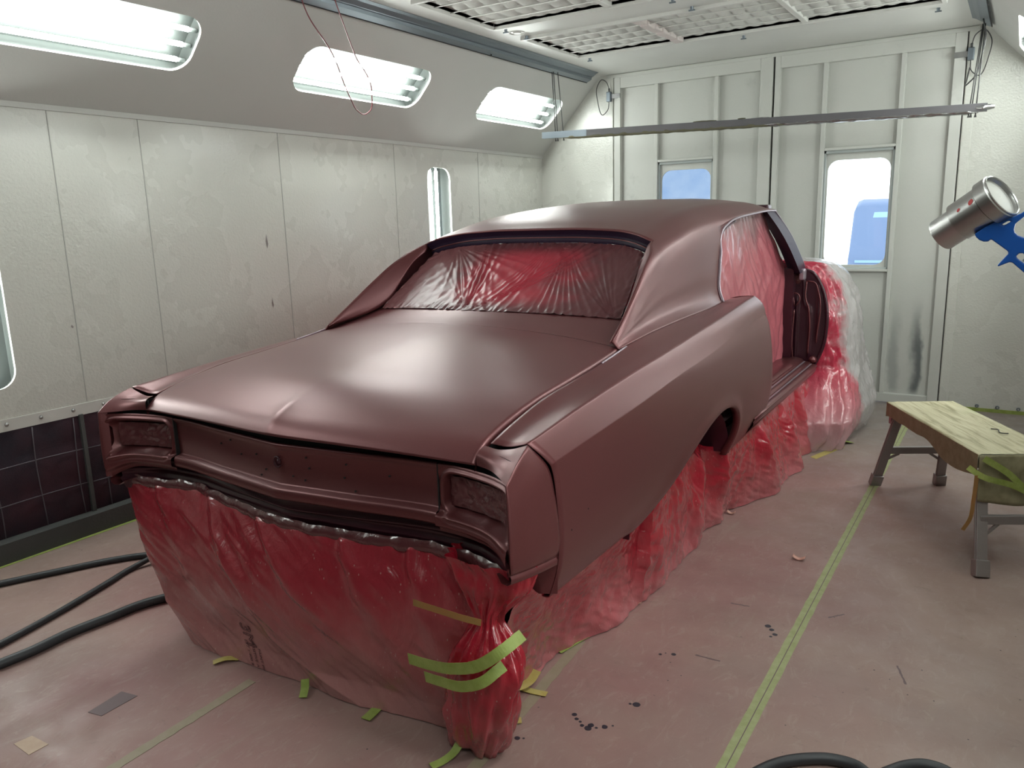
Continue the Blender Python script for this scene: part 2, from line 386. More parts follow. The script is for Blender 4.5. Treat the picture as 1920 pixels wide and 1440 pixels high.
# seams, marks, ledge on the left wall
for i, y in enumerate((2.224, 2.715, 3.70, 4.85, 5.99)):
    MB().box((XL, y-.0022, .71), (XL+.0025, y+.0022, 2.21)).build('panel_seam', M['seam'], wleft)
MB().box((XL-.002, YF, 2.205), (XL+.012, YB, 2.232)).build('panel_edge', M['slope'], wleft)
for y, z, h in ((3.535, 1.514, .095), (3.537, 1.107, .07), (2.20, 1.12, .02)):
    G = [(XL+.0025, y-.007, z), (XL+.0025, y, z-h/2), (XL+.0025, y+.009, z-h*.2), (XL+.0025, y+.004, z+h*.1), (XL+.0025, y, z+h/2)]
    mk('wall_scuff', G, [(0, 1, 2, 3, 4)], M['alu'], wleft)
MB().box((XL-.01, YF, .645), (XL+.006, YB, .705)).build('trim_1', M['strip']); struct(bpy.data.objects['trim_1'])
for i in range(34):
    y = 1.81+.166*(i-4)
    MB().cyl((XL+.006, y, .679), (XL+.012, y, .679), .011, .008, 12).cyl((XL+.012, y, .679), (XL+.014, y, .679), .004, .003, 8).build('screw', M['steel'], bpy.data.objects['trim_1'], True)
cb = MB().box((XL-.12, YF, 0), (XL+.07, YB, .105)).build('baseboard_left', M['curb']); struct(cb)
ys = [YF, -.2, 1.0, 2.18, 3.4, 4.6, 5.8, YB]
for i, (a, b) in enumerate(zip(ys[:-1], ys[1:])):
    if b < 1.5 or a > 3.3: lab = 'dark filter cloth panel low on the left wall, out of direct view'
    lab = ('dark quilted filter cloth panel under the left wall, nearest the camera', 'dark quilted filter cloth panel left of the upright joint beside the car tail',
           'dark quilted filter cloth panel right of the upright joint, behind the car tail')[0 if i < 2 else 1 if i == 2 else 2]
    if i in (0, 1, 4, 5, 6): continue
    t = thing('filter_panel', lab, 'filter', (XL, (a+b)/2, .1), group='filter cloth panels under the left wall')
    L = b-a; n = 30; G = []
    for u in np.linspace(-L/2+.008, L/2-.008, 40):
        G.append([(-.005+.012*abs(math.sin(u/.2*PI))*abs(math.sin(w/.2*PI))-.0, u, w) for w in np.linspace(.0, .55, 24)])
    gridobj('cloth', G, M['filter'], t)
    mb = MB()
    for k in range(1, 3): mb.tube([(.012+.004*math.sin(u*7+k), u, .19*k-.02+.006*math.sin(u*5)) for u in np.linspace(-L/2+.01, L/2-.01, 20)], .003, 5)
    for u in np.arange(-L/2+.1, L/2, .205): mb.tube([(.012, u+.006*math.sin(w*9+u*5), w) for w in np.linspace(.01, .54, 8)], .003, 5)
    mb.build('grid', M['grid'], t, True)
    MB().box((-.01, L/2-.016, 0), (.018, L/2+.004, .55)).build('joint_strip', M['curb'], t)
MB().box((XL-.05, YF, .1), (XL-.045, YB, .66)).build('wall_left_back', M['dark']); struct(bpy.data.objects['wall_left_back'])
# ceiling with recessed filter bays
bays = [(5.29, 6.13), (4.03, 4.87), (2.77, 3.61), (1.51, 2.35), (.25, 1.09)]; BX = (-3.21, -.56)
mb = MB(); prev = YB
for a, b in bays:
    mb.box((-3.52, b, ZC), (-.33, prev, ZC+.02)); mb.box((-3.52, a, ZC), (BX[0], b, ZC+.02)); mb.box((BX[1], a, ZC), (-.33, b, ZC+.02)); prev = a
mb.box((-3.52, YF, ZC), (-.33, prev, ZC+.02)); ce = struct(mb.build('ceiling', M['ceil']))
for bi, (a, b) in enumerate(bays):
    t = thing('ceiling_filter', ['quilted ceiling filter bay nearest the doors', 'quilted ceiling filter bay cut by the top edge of the view'][bi] if bi < 2 else ['', '', 'ceiling filter bay third from the doors, above the view', 'ceiling filter bay over the car tail, above the view', 'ceiling filter bay right above the camera'][bi],
              'ceiling filter', ((BX[0]+BX[1])/2, (a+b)/2, ZC), group='ceiling filter bays')
    hx, hy = (BX[1]-BX[0])/2, (b-a)/2
    f = MB()
    f.box((-hx-.03, -hy-.03, -.022), (hx+.03, -hy, .05)).box((-hx-.03, hy, -.022), (hx+.03, hy+.03, .05)).box((-hx-.03, -hy, -.022), (-hx, hy, .05)).box((hx, -hy, -.022), (hx+.03, hy, .05))
    bevel(f.build('frame', M['ceil'], t), .004)
    G = []
    for x in np.linspace(-hx, hx, 190):
        G.append([(x, y, .020-.022*abs(math.sin(y/.168*PI))**.6*abs(math.sin(x/.11*PI+nz(x*2, y*3, bi)*1.6))**.5*min(1, (hy-abs(y))/.05, (hx-abs(x))/.05)+.006*nz(x*9, y*9, bi)) for y in np.linspace(-hy, hy, 44)])
    gridobj('filter_media', G, M['media'], t, flip=True)
    g = MB()
    for k in range(1, 5): y = -hy+k*2*hy/5; g.tube([(-hx, y, -.006), (hx, y, -.006)], .0035, 6)
    g.build('wire', M['ceil'], t, True)
    for k, dx in enumerate((-hx+.88, -hx+1.80)):
        if bi == 0 and k == 0:
            d = MB(); 
            for q in range(6): d.box((dx-.045+.006*(q % 2), -hy+q*.14, -.02-.006*(q % 2)), (dx+.03, -hy+q*.14+.13, .03))
            bevel(d.build('divider', M['pinkmedia'], t), .012, 3)
        else: bevel(MB().box((dx-.02, -hy, -.014), (dx+.02, hy, .03)).build('divider', M['ceil'], t), .004)
for x, y in ((-3.185, 4.98), (-3.178, 5.25), (-3.19, 6.29), (-1.92, 5.24), (-1.90, 6.31), (-.6, 6.35), (-1.95, 4.98)):
    MB().cyl((x, y, ZC), (x, y, ZC-.02), .012, .01, 10).box((x-.02, y-.006, ZC-.026), (x+.02, y+.006, ZC-.018)).build('latch_knob', M['galv'], ce)
tg = MB()
tg.tube([(-3.176+.055*math.cos(q), 5.115+.055*math.sin(q), ZC-.002) for q in np.linspace(0, 2*PI, 25)], .003, 5).cyl((-3.176, 5.115, ZC), (-3.176, 5.115, ZC-.008), .03, .028, 20)
tag(tg.build('smoke_detector', M['ceil']), 'small round flush disc on the ceiling between the two filter bays', 'ceiling fitting')
# steel tracks along both ceiling corners
for nm, x0, s, lab in (('ceiling_track', -3.50, 1, 'long blue grey steel track where ceiling meets the left sloped panel'), ('ceiling_track', -.35, -1, 'short visible end of the steel track at the top right corner')):
    y1 = 6.93 if s > 0 else 6.83
    P = [(-.045, -.075), (.0, -.055), (.004, -.035), (.02, -.03), (.05, -.01), (.075, 0), (-.0, 0), (-.05, -.04)]
    V = [(s*p[0], y, p[1]) for y in (YF+.1, y1) for p in P]; n = len(P)
    F = [(i, (i+1) % n, n+(i+1) % n, n+i) for i in range(n)]+[tuple(range(n)), tuple(range(n, 2*n))]
    o = mk(nm, V, F, M['galv'], smooth=False); o.location = (x0, 0, ZC-.002); tag(o, lab, 'track')
    MB().cyl((-s*.028, 5.3, -.083), (-s*.028, 5.3, -.072), .006, n=8).box((-s*.05-.002, YF+.1, -.079), (-s*.05+.004, y1, -.070)).build('channel', M['dark'], o)
# front wall (unseen, behind the camera), darkened to dim reflections in the car tail
MB().quad((XL-.2, YF, 0), (XR+.2, YF, 0), (XR+.2, YF, ZC+.05), (XL-.2, YF, ZC+.05)).build('wall_front', M['dim_wall']); struct(bpy.data.objects['wall_front'])
# back wall around the doors
wb = MB().box((XL-.1, YB, 0), (-3.366, YB+.02, ZC+.05)).box((-.455, YB, 0), (XR+.1, YB+.02, ZC+.05)).box((-3.366, YB, 2.905), (-.455, YB+.02, ZC+.05)).build('wall_back', M['wall']); struct(wb)
for a, b in ((-3.44, -3.37), (-.45, -.385)): bevel(MB().box((a, YB-.012, 0), (b, YB+.01, 2.90)).build('door_jamb', M['wall'], wb), .003)
bevel(MB().box((-3.44, YB-.014, 2.885), (-.385, YB+.01, 2.915)).build('door_header', M['door'], wb), .003)
gt = MB().box((-.36, YB-.006, .0), (XR, YB, .028)).build('edge_tape', M['tape_green'], wb)
for x in (-.18, -.04, .10, .24): MB().tube([(x+.011*math.cos(q), YB-.01, .045+.011*math.sin(q)) for q in np.linspace(0, 2*PI, 13)], .004, 6).build('eyelet', M['galv'], wb, True)
def stain_mat():
    m = wall_mat('sooty door panel', (.47, .48, .44), (.53, .53, .50), .35, .2, .1); t = NT(m); v = t.coord(); x, y, z = t.sep(v)
    base = m.node_tree.nodes['Principled BSDF'].inputs['Base Color'].links[0].from_socket
    xx = t.math('ADD', x, t.math('MULTIPLY', t.math('SUBTRACT', t.noise(t.coord((1, 1, .6)), 4, 4), .5), .16))
    band = t.math('MULTIPLY', t.rng(xx, -.73, -.65), t.rng(xx, -.60, -.64)); b2 = t.math('MULTIPLY', t.rng(xx, -.87, -.83), t.rng(xx, -.76, -.82))
    hz = t.math('MULTIPLY', t.rng(z, .05, .14), t.rng(z, .95, .45)); f = t.math('MULTIPLY', t.math('ADD', band, t.math('MULTIPLY', b2, .45)), hz)
    t.link(t.mix(t.math('MULTIPLY', f, .85, True), base, (.07, .08, .085)), t.b.inputs['Base Color']); return m
M['door_stain'] = stain_mat()
def leaf(name, x0, x1, stL, stR, ribs, wx, wz, glassm, pmat):
    d = MB()
    z0, z1 = .012, 2.895
    d.box((x0, YB-.01, z0), (stL, YB+.05, z1)).box((stR, YB-.01, z0), (x1, YB+.05, z1)).box((stL, YB-.01, 2.79), (stR, YB+.05, z1)).box((stL, YB-.01, z0), (stR, YB+.05, .085))
    o = bevel(d.build(name, M['door']), .004); struct(o)
    hole = rrect(wx[0]+.03, wx[1]-.03, wz[0]+.035, wz[1]-.085, .085)
    cells = [(x0, wx[0], z0, z1), (wx[1], x1, z0, z1), (wx[0], wx[1], z0, wz[0]), (wx[0], wx[1], wz[1], z1)]
    plate(cells, [((wx[0], wx[1], wz[0], wz[1]), hole)], lambda a, b, dd: (a, YB+.035+dd, b), 'panel', pmat, o, depth=.012)
    for a, b in ribs:
        bevel(MB().box((a, YB-.008, .085), (b, YB+.034, 2.79)).build('rib', M['door'], o), .004)
    for z in (wz[0]-.012, wz[1]): bevel(MB().box((wx[0]-.0, YB-.006, z-.006), (wx[1]+.0, YB+.034, z+.016)).build('rail', M['door'], o), .003)
    g = MB(); 
    for (p, q, r_, s_) in ((wx[0], wx[0]+.016, wz[0], wz[1]), (wx[1]-.016, wx[1], wz[0], wz[1]), (wx[0], wx[1], wz[1]-.03, wz[1]), (wx[0], wx[1], wz[0], wz[0]+.014)): g.box((p, YB+.01, r_), (q, YB+.04, s_))
    wf = bevel(g.build('window_frame', M['lampholder'], o), .002)
    MB().quad((wx[0]+.02, YB+.045, wz[0]+.02), (wx[1]-.02, YB+.045, wz[0]+.02), (wx[1]-.02, YB+.045, wz[1]-.05), (wx[0]+.02, YB+.045, wz[1]-.05)).build('glass_pane', glassm, wf)
    return o
leaf('door_1', -3.36, -1.885, -3.295, -1.99, [(-2.955, -2.918), (-2.39, -2.352)], (-2.918, -2.39), (1.12, 2.10), M['blue_glass'], M['door'])
leaf('door_2', -1.868, -.462, -1.822, -.54, [(-1.478, -1.443), (-.902, -.866)], (-1.443, -.902), (1.12, 2.10), M['glass'], M['door_stain'])
MB().box((-1.885, YB+.03, 0), (-1.868, YB+.05, 2.9)).box((-3.4, YB+.06, 0), (-.44, YB+.07, .012)).box((-.470, YB+.02, 0), (-.44, YB+.055, 2.92)).box((-3.39, YB+.02, 0), (-3.352, YB+.055, 2.92)).box((-3.39, YB+.03, 2.88), (-.44, YB+.055, 2.93)).build('door_gap', M['dark'], wb)
# door closers in the two upper corners
for s, x, lab in ((1, -3.40, 'small metal latch with a looped cable at the top left corner of the doors'), (-1, -.43, 'small metal latch with a looped cable at the top right corner of the doors')):
    t = thing('door_latch', lab, 'latch', (x, YB-.012, 2.72), group='door latches')
    bevel(MB().box((-.022, -.04, -.045), (.022, 0, .045)).build('body', M['galv'], t), .006)
    MB().box((.015*s, -.02, -.018), (.11*s, -.004, .022)).build('bolt', M['foil'], t)
    MB().cyl((0, -.02, .045), (0, -.02, .075), .008, n=8).build('pin', M['cable'], t, True)
    lp = curve([(0, -.02, .07), (-.02*s, -.03, .13), (-.07*s, -.03, .16), (-.12*s, -.03, .10), (-.115*s, -.03, -.03), (-.06*s, -.03, -.16), (-.01*s, -.03, -.12), (0, -.02, -.045)], 36)
    MB().tube(lp, .004, 6).build('cable', M['cable'], t, True)

# ------------------------------------------------------------------ lamp fixtures
def fixture(label, a, b, to3, sb, group, vertical=False):
    """a,b: long axis limits; sb: short axis limits"""
    c = to3((a+b)/2 if not vertical else a, (sb[0]+sb[1])/2 if not vertical else sb[0], 0)
    t = thing('light_fixture', label, 'light', c, group=group); off = Vector(c)
    def T(p, q, d): return tuple(Vector(to3(p, q, d))-off)
    x0, x1, y0, y1 = (a-.03, b+.03, sb[0]-.03, sb[1]+.03)
    D = .13; V = [T(x, y, d) for d in (.016, D) for x, y in ((x0, y0), (x1, y0), (x1, y1), (x0, y1))]
    mk('housing', V, [(4, 5, 6, 7), (0, 1, 5, 4), (1, 2, 6, 5), (2, 3, 7, 6), (3, 0, 4, 7)], M['reflector'], t, False)
    n = 4 if not vertical else 3
    for k in range(n):
        mb = MB(); eb = MB()
        if vertical: x = a+.05+(b-a-.15)*k/(n-1); P, Q = T(x, y0+.05, .075), T(x, y1-.05, .075); E0, E1 = T(x, y0+.005, .075), T(x, y1-.005, .075)
        else: y = y0+.06+(y1-y0-.11)*k/(n-1); P, Q = T(x0+.055, y, .075), T(x1-.055, y, .075); E0, E1 = T(x0+.005, y, .075), T(x1-.005, y, .075)
        mb.cyl(P, Q, .0135, n=10, cap=False); mb.build('lamp_tube', M['tube'], t, True)
        MB().cyl(E0, P, .011, n=8).build('lampholder', M['lampholder'], t, True); MB().cyl(Q, E1, .011, n=8).build('lampholder', M['lampholder'], t, True)
    mk('cover_glass', [T(x, y, .014) for x, y in ((x0, y0), (x1, y0), (x1, y1), (x0, y1))], [(0, 1, 2, 3)], M['glass'], t, False)
    return t
nmL = ['fluorescent light fixture in the left slope behind the camera', 'large fluorescent fixture in the left slope, cut by the top left corner of view',
       'bright fluorescent fixture in the left sloped panel, crossed by the hanging red wire', 'smallest bright fluorescent fixture in the left sloped panel, next to the hanging bar wires']
for (a, b), l in zip(LIGHTS, nmL): fixture(l, a, b, sl_left, (.305, .635), 'sloped panel light fixtures')
nmR = ['fluorescent fixture in the right slope, outside the view', 'fluorescent fixture in the right slope, outside the view beside the camera', 'fluorescent fixture in the right slope, outside the view above the bench', 'sliver of a fluorescent fixture at the right edge of the view']
for (a, b), l in zip(LIGHTS, nmR): fixture(l, a, b, sl_right, (.305, .635), 'sloped panel light fixtures')
for (a, b), l in zip(VL, ['upright fluorescent fixture cut by the left edge of the view', 'upright fluorescent fixture in the left wall beyond the car roof']): fixture(l, a, b, wl, (.855, 2.05), 'upright wall light fixtures', True)
for (a, b), l in zip(VL, ['upright fluorescent fixture in the right wall, outside the view near the camera', 'upright fluorescent fixture in the right wall, outside the view near the doors']): fixture(l, a, b, wr, (.855, 2.05), 'upright wall light fixtures', True)

# ------------------------------------------------------------------ the car body (local: x right, y forward from the tail tips, z up)
CARLOC = (-2.014, 1.618, 0); CARYAW = math.radians(.7)
car = thing('car', 'two-door hardtop car body in fresh satin maroon paint, windows and wheels masked with plastic film', 'car', CARLOC, CARYAW)
ST = [1.07, 1.2, 1.35, 1.5, 1.62, 1.76, 1.95, 2.2, 2.5, 2.8, 3.2, 3.6, 3.72]
def r9(v, c):  # row of nine (u,v,z); v scalar or list
    v = [v]*9 if not hasattr(v, '__len__') else v
    return [(c[i][0], v[i], c[i][1]) for i in range(9)]
RC = [
 r9(1.07, [(0, 1.168), (.3, 1.165), (.5, 1.155), (.742, 1.136), (.747, 1.134), (.752, 1.131), (.758, 1.126), (.765, 1.119), (.775, 1.110)]),
 r9(1.20, [(0, 1.27), (.3, 1.262), (.5, 1.245), (.733, 1.212), (.743, 1.204), (.752, 1.188), (.759, 1.166), (.768, 1.143), (.788, 1.126)]),
 r9(1.35, [(0, 1.38), (.3, 1.372), (.5, 1.35), (.718, 1.306), (.734, 1.290), (.745, 1.252), (.752, 1.205), (.765, 1.160), (.792, 1.137)]),
 r9(1.50, [(0, 1.462), (.3, 1.455), (.5, 1.435), (.700, 1.394), (.720, 1.366), (.733, 1.320), (.744, 1.245), (.763, 1.174), (.796, 1.144)]),
 r9(1.62, [(0, 1.508), (.3, 1.502), (.5, 1.485), (.680, 1.450), (.706, 1.420), (.723, 1.368), (.740, 1.268), (.760, 1.180), (.797, 1.148)]),
 r9([1.80, 1.795, 1.775, 1.725, 1.74, 1.76, 1.76, 1.76, 1.76], [(0, 1.553), (.3, 1.549), (.5, 1.532), (.640, 1.492), (.685, 1.464), (.711, 1.413), (.737, 1.290), (.758, 1.186), (.797, 1.151)]),
 r9(1.95, [(0, 1.597), (.3, 1.592), (.5, 1.574), (.630, 1.540), (.678, 1.506), (.705, 1.455), (.734, 1.305), (.757, 1.190), (.795, 1.153)]),
 r9([2.2]*5+[2.22, 2.2, 2.17, 2.15], [(0, 1.645), (.3, 1.638), (.5, 1.619), (.620, 1.586), (.671, 1.548), (.698, 1.500), (.728, 1.320), (.752, 1.195), (.788, 1.155)]),
 r9([2.5]*4+[2.52, 2.56, 2.48, 2.41, 2.38], [(0, 1.677), (.3, 1.670), (.5, 1.650), (.611, 1.618), (.664, 1.579), (.692, 1.536), (.717, 1.345), (.742, 1.205), (.770, 1.160)]),
 r9(2.8, [(0, 1.697), (.3, 1.690), (.5, 1.668), (.605, 1.640), (.658, 1.606), (.692, 1.576), (.71, 1.40), (.73, 1.3), (.75, 1.2)]),
 r9(3.2, [(0, 1.706), (.3, 1.699), (.5, 1.678), (.600, 1.655), (.654, 1.627), (.690, 1.603), (.70, 1.43), (.72, 1.3), (.74, 1.2)]),
 r9(3.6, [(0, 1.698), (.3, 1.692), (.5, 1.674), (.600, 1.655), (.654, 1.635), (.690, 1.619), (.70, 1.43), (.72, 1.3), (.74, 1.2)]),
 r9(3.72, [(0, 1.675), (.3, 1.670), (.5, 1.660), (.600, 1.646), (.654, 1.630), (.690, 1.618), (.70, 1.43), (.72, 1.3), (.74, 1.2)]),
]
NU, NV = 8, 7
BROW = [(.852, 1.082), (.853, 1.094), (.853, 1.106), (.852, 1.117), (.852, 1.124), (.851, 1.131), (.847, 1.139), (.842, 1.146), (.822, 1.156), (.80, 1.158), (.80, 1.158), (.80, 1.158), (.80, 1.158)]
RC = [r+[(b[0], r[8][1], b[1])] for r, b in zip(RC, BROW)]
TVC = [0, .3, .5, .66, .72, .79, .95, 1.08, 1.13, 1.21]
RG = patch(RC, NU, NV, tu=ST, tv=TVC)[:, :8*NV+1]
ROOT = RG[:8*NU+1, 8*NV]; C7 = spl(ST, np.array([r[7] for r in RC]), dense(ST, NU))[:8*NU+1]
rim_i, win_i, crest_j, rail_j = 5*NU, 8*NU, 3*NV, 5*NV
def roof_skip(i, j): return (i < rim_i and j < crest_j) or (i >= win_i and j >= rail_j)
n, k = RG.shape[:2]
V = list(RG.reshape(-1, 3))+list(mir(RG).reshape(-1, 3))
F = grid_faces(n, k, roof_skip)+[tuple(x+n*k for x in f) for f in grid_faces(n, k, roof_skip, True)]
roof = recalc(mk('roof', V, F, M['paint'], car)); thick(roof, .006, -1)
crest = RG[:rim_i+1, crest_j]; rimc = RG[rim_i, :crest_j+1]; railc = RG[win_i:, rail_j]; winc = RG[win_i, rail_j:]
# inner faces of the two sail panels, and the reveal under the roof edge
gbase = curve([(.742, 1.07, 1.128), (.715, 1.20, 1.150), (.675, 1.33, 1.182), (.655, 1.42, 1.225), (.648, 1.50, 1.30), (.640, 1.60, 1.395), (.625, 1.70, 1.452)], len(crest))
for s in (1, -1):
    G = [[(1-w)*np.array(a)+w*np.array(b)+np.array([-.006*math.sin(w*PI), 0, 0]) for w in np.linspace(0, 1, 8)] for a, b in zip(crest, gbase)]
    G = np.array(G); G[..., 0] *= s; thick(recalc(gridobj('sail_inner_panel', G, M['paint'], car)), .004)
rim_full = list(mir(rimc[::-1]))+list(rimc[1:]); rim_full = np.array(rim_full)
tw = rim_full*[.985, 1, 1]
rv = np.array([rim_full, tw+[0, .012, -.020], tw*[.99, 1, 1]+[0, .030, -.036], tw*[.985, 1, 1]+[0, .022, -.044], tw*[.985, 1, 1]+[0, .03, -.066]])
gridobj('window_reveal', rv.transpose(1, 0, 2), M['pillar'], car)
MB().tube(list(tw*[.988, 1, 1]+[0, .022, -.041]), .0035, 6).build('window_moulding', M['paint'], car, True)
# drip rails and quarter window mouldings
for s in (1, -1):
    P = list(railc); d = winc[::1]
    full = curve([tuple(p) for p in d[::-1]]+[tuple(p) for p in P[1:]], 200)
    lowp = [p for p in full if p[2] < 1.43 and p[1] < 2.6]; hip = [p for p in full if p[1] > 2.80]
    cpt = [np.array([.697, 2.535, 1.475]), np.array([.694, 2.580, 1.520]), np.array([.692, 2.665, 1.548])]
    E0 = np.array([p for p in full if not (p[2] < 1.43 and p[1] < 2.6) and p[1] <= 2.80]); E0 = curve(np.vstack([lowp[-1], E0, hip[0]]), 24); E1 = curve([lowp[-1]]+cpt+[hip[0]], 24)
    Gg = np.array([[a, (a+b)/2, b] for a, b in zip(E0, E1)]); Gg[..., 0] *= s; gridobj('rail_gusset', Gg, M['paint'], car)
    path = list(lowp[::6])+cpt+list(hip[::8])
    path = [(s*(x+.004), y, z-.003) for x, y, z in path]
    path = curve(path, 90)
    MB().tube([(x, y+(.02 if i > 87 else 0), z) for i, (x, y, z) in enumerate(path)], .0065, 8).build('drip_rail', M['rail'], car, True)
    MB().tube([(x-s*.004, y-.018 if z < 1.5 else y, z+.001 if z < 1.5 else z-.016) for x, y, z in path[:40]], .006, 8).build('window_moulding', M['paint_in'], car, True)

# deck lid
def deck_z(u, d, vr):
    c = spl([0, .012, .035, .08, .2, .4, .65, .85, 1.07], np.array([.937, .955, .978, 1.003, 1.050, 1.088, 1.125, 1.148, 1.168]), [d])[0]
    e = spl([0, .012, .03, .06, .12, .22, .35, .57, .8, .99, 1.1], np.array([.925, .940, .957, .975, .995, 1.018, 1.040, 1.062, 1.085, 1.108, 1.12]), [d])[0]
    w = abs(u/.772)**2.3; z = c*(1-w)+e*w
    z += .008*math.exp(-abs(u)/.05)*math.exp(-((d-.07)/.07)**2)
    return z
def vr(u): return .018+.078*(abs(u)/.772)**1.04
us = np.linspace(-.7675, .7675, 97); ds = np.r_[0, .004, .008, .013, .02, .03, .045, .06, .08, .105, np.linspace(.135, .98, 40)]
G = []
for u in us:
    v1 = 1.088; row = []
    for d in ds:
        q = d/ds[-1]; v = vr(u)+q*(v1-vr(u)) ; row.append((u, v, deck_z(u, v-vr(u), vr(u))))
    G.append(row)
G = np.array(G)
lip = G[:, :1]+np.array([0, .010, -.005]); G = np.concatenate([lip, G], axis=1)
side = G[:1]+np.array([.003, 0, -.025]); side2 = G[-1:]+np.array([-.003, 0, -.025]); G = np.concatenate([side, G, side2])
dk = gridobj('deck_lid', G, M['paint'], car, flip=True); recalc(dk)
# filler panel between deck lid and rear glass
G = []
for t_ in np.linspace(-1, 1, 61):
    a = np.array([t_*.770, 1.094, deck_z(t_*.770, 1.094-vr(t_*.77), 0)-.001]); b = np.array([t_*.665, 1.325+.055*abs(t_)**2, 1.207-.020*abs(t_)**2])
    m_ = (a+b)/2+np.array([0, 0, -.004]); G.append(spl([0, 1, 2], [a, m_, b], np.linspace(0, 2, 12)))
gridobj('filler_panel', G, M['paint'], car, flip=True)
sc = MB().box((-.765, 1.086, 1.05), (.765, 1.096, 1.10)); sc.build('deck_gap', M['dark'], car)

# quarter panels
ZL = [.40, .47, .52, .58, .66, .76, .86, .93, 1.0, 1.06]; VLv = [.2, 1.3, 2.0, 2.7]
UT = np.array([[.895, .918, .937, .953, .960, .959, .953, .944, .930, .91], [.885, .915, .936, .954, .964, .967, .964, .960, .950, .93],
               [.875, .910, .932, .951, .962, .966, .963, .958, .950, .936], [.862, .900, .925, .944, .957, .959, .953, .945, .933, .912]])
def U(v, z): return spl(ZL, spl(VLv, UT, [v])[0], [z])[0]
openb = [(.84, .484), (.90, .487), (.96, .500), (1.06, .530), (1.20, .580), (1.32, .628), (1.44, .667), (1.57, .705), (1.67, .724), (1.76, .733), (1.86, .728), (1.94, .712), (2.00, .686), (2.04, .655), (2.063, .62), (2.075, .58), (2.082, .53), (2.088, .48), (2.094, .425)]
OPD = curve([(a, b, 0) for a, b in openb], 160)
def zb(v):
    if v <= .84: return .505-.021*(v-.16)/.68
    if v >= 2.094: return .425-.004*(v-2.094)
    return float(spl([p[0] for p in openb], np.array([p[1] for p in openb]), [v])[0])
Av = [.14, .2, .315, .445, .66, .91, 1.07, 1.2, 1.35, 1.62, 1.76, 2.15, 2.38, 2.7]
Aa = np.array([(.783, .972), (.783, .986), (.782, 1.012), (.781, 1.038), (.781, 1.060), (.781, 1.085), (.782, 1.106), (.790, 1.124), (.793, 1.136), (.798, 1.147), (.798, 1.150), (.789, 1.155), (.771, 1.160), (.742, 1.146)])
Cv = [.14, .5, .9, 1.32, 1.78, 2.15, 2.45, 2.7]; Cc = np.array([(.916, .994), (.914, 1.030), (.912, 1.062), (.907, 1.088), (.898, 1.118), (.882, 1.140), (.862, 1.154), (.846, 1.160)])
Ev = [.2, .56, .86, 1.2, 1.64, 2.0, 2.35, 2.7]; Ez = np.array([.923, .946, .967, .995, 1.018, 1.040, 1.058, 1.060])
Bv = [.14, .5, .9, 1.3, 1.7, 2.15, 2.45, 2.7]; Bb = np.array([(.848, .972), (.848, 1.030), (.85, 1.066), (.852, 1.103), (.852, 1.127), (.842, 1.146), (.822, 1.156), (.800, 1.157)])
vs = sorted(set([round(x, 4) for x in list(np.linspace(.2, .84, 20))+list(np.linspace(.84, 1.9, 44))+[1.92, 1.94, 1.96, 1.98, 2.0, 2.015, 2.03, 2.04, 2.05, 2.057, 2.063, 2.069, 2.075, 2.079, 2.082, 2.085, 2.088, 2.091, 2.094]+list(np.linspace(2.11, 2.7, 22))]))
def seam_v(z): # rear edge of the quarter: slants from .14 at the crease to .235 low down
    return float(spl([.45, .64, .70, .82, .92, .995], np.array([.215, .233, .235, .224, .202, .142]), [z])[0])
